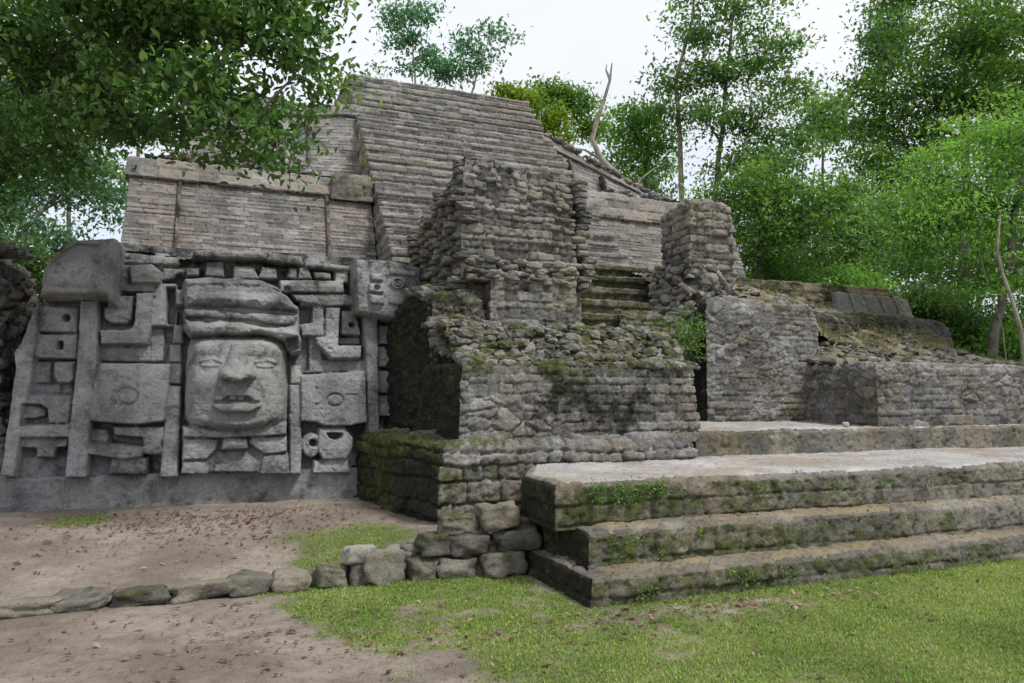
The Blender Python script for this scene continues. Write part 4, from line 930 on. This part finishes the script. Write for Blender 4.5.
# small plants growing out of the stair risers
def tufts(C, n, L, sp, seed, col): 
    r = np.random.RandomState(seed); P = np.repeat(C, n, 0)+r.normal(size=(len(C)*n, 3))*sp; return leafmesh(P, L, .5, r, up=.6)
def weeds():
    r = np.random.RandomState(190); C = []
    for i in range(70):
        xx = 3.1+r.rand()**1.5*5.5; wch = r.randint(0, 3); y = (5.28, 5.6, 5.9)[wch]; z = r.uniform((.02, .25, .62)[wch], (.18, .46, .86)[wch]); C.append((xx, y-.01, z))
    for i in range(40): C.append((3.0+r.rand()*.9, 5.9, .72+r.rand()*.16))
    return np.array(C)
V, f, A = tufts(weeds(), 16, .028, .028, 191, None)
tag(mk('step_weeds', V, f, M['leaf_mid'], attr=A), 'small green weeds sprouting from the stair risers', 'weeds', kind='stuff')
r = np.random.RandomState(192); C = np.stack([r.normal(6.55, .16, 60), 9.42-.02*r.rand(60), r.normal(2.62, .16, 60)], 1)
V, f, A = tufts(C, 14, .05, .05, 193, None); tag(mk('wall_ferns', V, f, M['leaf_mid'], attr=A), 'green ferny growth on the wall beside the dark slot', 'ferns', kind='stuff')
def tuftgrass(name, label, C, n, L, seed, mat, droop=.4):
    r = np.random.RandomState(seed); P = np.repeat(C, n, 0)+r.normal(size=(len(C)*n, 3))*[.05, .05, .01]; m = len(P); a = r.uniform(0, 6.283, m); h = L*r.uniform(.5, 1.2, m)
    d = np.stack([np.cos(a), np.sin(a), 0*a], 1); s2 = np.stack([-np.sin(a), np.cos(a), 0*a], 1)*.006; o_ = r.uniform(.2, .9, m)
    mid = P+d*(h*o_*.4)[:, None]+np.stack([0*a, 0*a, h*.7], 1); tip = P+d*(h*o_)[:, None]+np.stack([0*a, 0*a, h*(.9-droop*o_)], 1)
    V = np.stack([P-s2, P+s2, mid+s2*.7, mid-s2*.7], 1).reshape(-1, 3); V2 = np.stack([mid-s2*.7, mid+s2*.7, tip, tip], 1).reshape(-1, 3)
    V = np.concatenate([V, V2]); A = np.zeros((len(V), 3)); A[:, 0] = np.concatenate([np.repeat(r.rand(m), 4)]*2)
    tag(mk(name, V, np.arange(len(V)).reshape(-1, 4), mat, attr=A), label, 'grass', kind='stuff')
r = np.random.RandomState(195)
def rt(n, x0, x1, t0, t1): return rtop((np.sort(r.uniform(x0, x1, n))-7)/8.2, r.uniform(t0, t1, n))
tuftgrass('dry_grass', 'dry straw-coloured grass hanging over the right masonry block', np.concatenate([rt(170, 9.3, 13.8, 0, .3), rt(90, 7.3, 14.2, .2, 1), lpt(r.uniform(0, .6, 60), r.uniform(.1, .9, 60))]), 10, .16, 196, M['straw'], .9)
C = np.stack([np.full(18, 2.55)+r.normal(0, .07, 18), 12.6+5*np.sort(r.rand(18)), 0*r.rand(18)], 1); C[:, 2] = C[:, 1]-12.6+4.25
tuftgrass('dry_grass', 'dry grass and roots hanging down the left edge of the pyramid stairway', C, 9, .22, 197, M['straw'], 1.4)

# ------------------------------------------------------------------ trees
def tree(label, cat, base, blobs, nclus, nleaf, L, mat, bmat='bark', tr=.12, seed=0, cr=.35, Wd=.5, group=None, trunk_top=None, name='tree', lean=None, twig=.012, upc=.4, six=False, flat=.45):
    r = np.random.RandomState(seed); T = thing(name, label, cat, tuple(base), group)
    base = np.array(base, float); bl = [(np.array(c, float), np.array(rr, float)) for c, rr in blobs]
    top = np.array(trunk_top if trunk_top is not None else max(bl, key=lambda q: q[0][2])[0], float)
    mid = (base+top)/2+np.array([r.normal(0, .3), r.normal(0, .3), 0]); tp = bez(base, mid, top, 16); tp[1:-1] += r.normal(0, .03, (14, 3))
    rad = tr*(1-.82*np.linspace(0, 1, 16)); rad[0] *= 1.35
    V, f = tube(tp, rad, 9, .15, seed); mk('trunk', V, f, M[bmat], T, attr=None)
    vol = np.array([np.prod(rr)**.75 for c, rr in bl]); vol /= vol.sum()
    leaves = []; cols = []; twv = []; nb = 0
    nodes = [tp[5:]]; nrad = [rad[5:]]
    od = sorted(range(len(bl)), key=lambda q: np.linalg.norm(tp[5:]-bl[q][0], axis=1).min())
    for qi in od:
        (c, rr), w = bl[qi], vol[qi]
        NN = np.concatenate(nodes); NR = np.concatenate(nrad); k0 = np.argmin(np.linalg.norm(NN-(c-[0, 0, rr[2]*.6]), axis=1)); a = NN[k0]
        limb = bez(a, a*.45+c*.55+np.array([0, 0, .15*np.linalg.norm(c-a)]), c, 9); limb[1:] += r.normal(0, .04, (8, 3))
        r0 = max(NR[k0]*.7, twig*1.5); nodes.append(limb[2:7]); nrad.append(np.linspace(r0, max(r0*.25, .008), 9)[2:7])
        V, f = tube(limb, np.linspace(r0, max(r0*.25, .008), 9), 6, .1, seed)
        if nb < 14: mk('branch', V, f, M[bmat], T)
        else: twv.append((V, f, no_attr(V)))
        nb += 1
        n = max(3, int(nclus*w)); q = r.normal(size=(n, 3)); q /= np.linalg.norm(q, axis=1)[:, None]; q = q*(r.rand(n)[:, None]**.45)
        cl = c+q*rr
        for p in cl:
            kk = r.randint(3, 9); tw = bez(limb[kk], (limb[kk]+p)/2+[0, 0, .12], p, 4)
            V, f = tube(tw, np.linspace(twig, twig*.3, 4), 3); twv.append((V, f, no_attr(V)))
            m = max(4, int(nleaf*w/n*r.uniform(.5, 1.5))); s = cr*r.uniform(.6, 1.3)
            lp = r.normal(size=(m, 3))*np.array([s, s, s*flat]); leaves.append(p+lp)
            cols.append(np.clip(r.normal(.45, .22)+r.normal(0, .14, m)+.0*q[0, 2], 0, 1))
    V, f, A = merge(twv); tag(mk('twigs', V, f, M[bmat], T), kind='stuff')
    C = np.concatenate(leaves); V, f, A = leafmesh(C, L, Wd, r, up=upc, col=np.concatenate(cols), six=six); mk('crown', V, f, M[mat], T, attr=A)
    return T
def B(px, py, d, rpx, rpy=None, rd=None):
    rpy = rpy or rpx; return (at_d(px, py, d), (rpx*d/F_PX, rd or rpx*d/F_PX*1.0, rpy*d/F_PX))
# near tree overhanging from the left
tree('big-leaved dark tree overhanging the upper left corner, its branch drooping in front of the pyramid', 'tree', (-6.5, 8.8, 0),
     [B(-40, 60, 9, 90, 80), B(60, 40, 9, 90, 70), B(160, 30, 8.5, 90, 60), B(250, 30, 8, 70, 50), B(310, 60, 8, 38, 38), B(200, 110, 8, 70, 40), B(110, 120, 8.5, 75, 45), B(20, 150, 9, 65, 45), B(262, 125, 7.6, 40, 35),
      B(150, -40, 8, 150, 50), B(295, 172, 7.4, 9, 26), B(280, 150, 7.4, 20, 12), B(-60, 190, 9, 70, 50), B(235, 150, 7.8, 26, 10), B(300, 0, 8, 50, 30)],
     400, 30000, .095, 'leaf_near', tr=.2, seed=301, cr=.22, Wd=.5, trunk_top=at_d(-60, 20, 9.5), upc=.3, six=True)
BG = 'forest trees behind the ruins'
tree('airy background tree with bluish gaps, low at the far left behind the overhanging crown', 'tree', (-9, 22, 0), [B(15, 190, 22, 40, 40), B(75, 170, 22, 40, 40), B(35, 235, 21, 50, 25), B(110, 200, 22, 28, 35), B(-30, 200, 22, 50, 60)], 170, 9000, .17, 'leaf_blue', tr=.14, seed=302, cr=.38, group=BG)
tree('dark background tree behind the left corner of the pyramid', 'tree', (-4, 26, 0), [B(60, 110, 26, 60, 50), B(140, 100, 26, 50, 50), B(110, 180, 25, 40, 30), B(0, 100, 27, 60, 60)], 200, 11000, .18, 'leaf_mid', tr=.16, seed=303, cr=.45, group=BG)
tree('slim tree with open layered tufts above the pyramid top, left of its summit', 'tree', at_d(412, 140, 30), [B(392, 18, 30, 16, 9), B(418, 12, 30, 20, 10), B(412, 40, 30, 14, 7), B(372, 70, 30, 7, 4), B(404, 72, 30, 9, 6), B(395, 48, 30, 10, 6)], 48, 1500, .20, 'leaf_teal', tr=.07, seed=304, cr=.36, group=BG, trunk_top=at_d(408, 10, 30), bmat='bark_pale')
tree('slim feathery tree just right of the layered one above the pyramid top', 'tree', at_d(452, 150, 31), [B(436, 62, 31, 20, 15), B(456, 72, 31, 20, 12), B(478, 55, 31, 14, 18), B(490, 34, 31, 14, 9), B(462, 42, 31, 10, 8), B(515, 38, 31, 7, 3)], 60, 2300, .20, 'leaf_teal', tr=.07, seed=305, cr=.36, group=BG, bmat='bark_pale')
tree('yellow-green bush peeping over the right slope of the pyramid stairs', 'bush', at_d(530, 170, 27), [B(505, 92, 27, 16, 7), B(530, 100, 27, 18, 10), B(550, 122, 27, 14, 16), B(560, 140, 27, 10, 10)], 60, 3200, .17, 'leaf_lime', tr=.06, seed=306, cr=.28, group=None, name='bush')
tree('small round dark-green tree above the right slope of the pyramid, beside the bare branch', 'tree', at_d(575, 190, 31), [B(545, 100, 31, 20, 16), B(572, 105, 31, 24, 18), B(560, 92, 31, 16, 9), B(590, 128, 31, 20, 14)], 90, 4800, .18, 'leaf_mid', tr=.10, seed=307, cr=.32, group=BG)
tree('round-topped green tree right of the bare dead branch, above the ruined right tier', 'tree', at_d(640, 230, 28), [B(628, 130, 28, 28, 24), B(655, 150, 28, 28, 26), B(625, 165, 28, 26, 16), B(650, 120, 28, 18, 14)], 90, 5200, .17, 'leaf_bright', tr=.12, seed=308, cr=.42, group=BG)
# bare dead branch
T = thing('dead_tree', 'bare twisted dead tree branch curving up against the sky behind the pyramid', 'dead tree', tuple(at_d(632, 230, 25)))
pts = [at_d(*p, 25) for p in [(640, 235), (632, 200), (618, 176), (602, 160), (592, 140), (597, 120), (604, 100), (610, 80), (612, 63)]]
V, f = tube(pts, [.16, .14, .12, .10, .09, .08, .06, .045, .02], 7, .2, 3); mk('trunk', V, f, M['bark_pale'], T)
for q in ([(602, 160), (585, 150), (568, 147), (556, 150)], [(610, 80), (606, 70), (607, 64)], [(632, 200), (640, 180), (655, 168), (664, 165)]):
    V, f = tube([at_d(*p, 25+.1*i) for i, p in enumerate(q)], np.linspace(.05, .012, len(q)), 5); mk('branch', V, f, M['bark_pale'], T)
tree('tall slender airy tree with narrow grey trunks standing in the centre right of the sky', 'tree', at_d(702, 300, 26),
     [B(745, 5, 26, 34, 22), B(700, 30, 26, 28, 24), B(770, 50, 26, 36, 26), B(680, 75, 26, 26, 18), B(725, 75, 26, 34, 26), B(790, 85, 26, 26, 20), B(700, 120, 26, 30, 20), B(760, 120, 26, 32, 24), B(740, 160, 26, 34, 20), B(665, 110, 26, 16, 10), B(800, 140, 26, 22, 24), B(715, -20, 26, 40, 20)],
     190, 13000, .18, 'leaf_airy', tr=.15, seed=309, cr=.44, flat=.35, group=BG, trunk_top=at_d(735, 0, 26))
V, f = tube([at_d(*p, 26.5) for p in [(690, 300), (682, 220), (680, 140), (676, 80), (692, 20), (695, -10)]], [.11, .1, .085, .07, .05, .03], 7); 
T = thing('dead_tree', 'thin pale leafless stem left of the tall airy tree', 'dead tree', tuple(at_d(690, 300, 26.5))); mk('trunk', V, f, M['bark_pale'], T)
tree('middle-distance tree hanging loose greenery behind the shorter square pier', 'tree', at_d(760, 330, 20), [B(760, 190, 20, 40, 30), B(720, 200, 20, 26, 26), B(800, 220, 20, 40, 34), B(760, 240, 20, 40, 24), B(840, 200, 20, 34, 30)], 130, 8500, .14, 'leaf_mid', tr=.10, seed=310, cr=.38, group=BG)
tree('bright feathery tree leaning over the ruined block from the far right', 'tree', at_d(985, 400, 15),
     [B(930, 225, 15, 60, 34), B(990, 200, 15, 60, 40), B(900, 250, 15, 36, 20), B(960, 280, 15, 46, 24), B(1010, 140, 15, 60, 40), B(940, 170, 15, 46, 24), B(1040, 250, 15, 60, 60), B(890, 205, 15, 24, 14)],
     230, 26000, .095, 'leaf_bright', tr=.10, seed=311, cr=.36, Wd=.42, flat=.2, group=BG, trunk_top=at_d(1040, 60, 15))
tree('very tall dense tree filling the upper right corner', 'tree', at_d(960, 420, 22),
     [B(950, 30, 22, 60, 40), B(1010, 20, 22, 60, 50), B(900, 80, 22, 40, 26), B(960, 100, 22, 60, 34), B(880, 130, 22, 34, 20), B(925, 150, 22, 50, 26), B(870, 30, 22, 10, 14), B(900, -10, 22, 44, 30), B(1030, 100, 22, 60, 50), B(865, 165, 22, 30, 18), B(905, 110, 22, 40, 30)],
     230, 24000, .16, 'leaf_mid', tr=.22, seed=312, cr=.5, flat=.28, group=BG, trunk_top=at_d(960, -20, 22))
tree('deep green shaded tree behind the right block, left of the feathery one', 'tree', at_d(860, 360, 24),
     [B(850, 220, 24, 44, 30), B(890, 180, 24, 40, 30), B(830, 260, 24, 36, 20), B(870, 275, 24, 30, 16), B(920, 270, 24, 40, 34), B(790, 262, 24, 40, 18)],
     150, 9500, .16, 'leaf_airy', tr=.16, seed=313, cr=.42, group=BG)
tree('shady undergrowth bush low at the right edge above the long low platform', 'bush', at_d(1000, 420, 17),
     [B(960, 320, 17, 36, 22), B(1010, 330, 17, 40, 22), B(1050, 300, 17, 40, 50), B(930, 300, 17, 26, 16)],
     150, 9000, .10, 'leaf_dark', tr=.06, seed=314, cr=.24, name='bush')
for i, (px, py, d, lb) in enumerate(((770, 275, 21, 'leafy shrub behind the debris-topped block, nearest the shorter pier'), (850, 285, 20, 'leafy shrub behind the coping of the rear wall'), (915, 305, 18, 'leafy shrub where the rear wall ends, left of the feathery tree'),
    (965, 330, 17, 'leafy shrub just above the debris of the long low wall'), (1015, 345, 16, 'leafy shrub at the right edge, just above the long low wall'), (15, 262, 17, 'leafy shrub behind the dark rubble wall at the left edge'))):
    b0 = at_d(px, 402, d); b0[2] = 0
    tree(lb, 'shrub', tuple(b0), [B(px, py, d, 36, 20), B(px-25, py+18, d, 26, 20), B(px+25, py+20, d, 28, 22), B(px, py+45, d, 40, 24)], 130, 8000, .12, ('leaf_mid', 'leaf_bright', 'leaf_dark')[i % 3], tr=.05, seed=460+i, cr=.3, name='shrub', group='shrubs behind the walls')
# farther forest wall, each tree its own
fr = np.random.RandomState(400)
spots = [(700, 240, 36), (745, 200, 38), (790, 190, 35), (840, 120, 38), (885, 60, 40), (930, 200, 34), (985, 250, 30), (1030, 150, 36), (640, 210, 40), (0, 130, 36), (60, 60, 38), (130, 40, 40), (1010, 60, 40), (870, 250, 32), (770, 265, 30)]
wds = ['farthest-left', 'paler', 'darker', 'broader', 'taller', 'shorter', 'half-hidden', 'right-edge', 'low', 'left-edge', 'left corner', 'left inner', 'upper right', 'lower right', 'lower middle']
locs = ['behind the shorter pier', 'just right of the shorter pier', 'behind the centre-right treetops', 'between the tall airy tree and the corner tree', 'behind the upper right corner tree', 'behind the feathery right tree', 'low behind the feathery right tree', 'at the right edge of the picture', 'behind the ruined right tier', 'at the far left edge under the overhanging crown', 'behind the overhanging crown, upper left', 'behind the overhanging crown near the pyramid', 'highest in the upper right corner', 'low behind the rear wall of the right block', 'low behind the debris-topped block']
for i, (px, py, d) in enumerate(spots):
    bb = [B(px+fr.uniform(-25, 25), py+fr.uniform(-30, 40), d+fr.uniform(-1, 1), fr.uniform(22, 36), fr.uniform(18, 28)) for k in range(4)]
    b0 = at_d(px, 402, d); b0[2] = 0
    tree('distant forest tree '+locs[i], 'tree', tuple(b0), bb, 64, 3400, .24, ('leaf_mid', 'leaf_blue', 'leaf_dark')[i % 3], tr=.2, seed=401+i, cr=.5, group='distant forest trees')
for i, (px, d) in enumerate(((1003, 13.5), (985, 14.5))):
    T = thing('liana', ('pale curving liana hanging at the right edge in front of dark foliage', 'thin liana beside the thicker one near the right edge')[i], 'vine', tuple(at_d(px+20, 400, d)))
    pts = [at_d(px+q*3, yy, d) for q, yy in ((-1, 215), (-2, 250), (0, 275), (3, 300), (6, 330), (7, 360), (7, 400))]
    V, f = tube(pts, [.02, .025, .03, .035, .04, .04, .045] if i == 0 else [.012]*7, 6); mk('stem', V, f, M['bark_pale'], T)
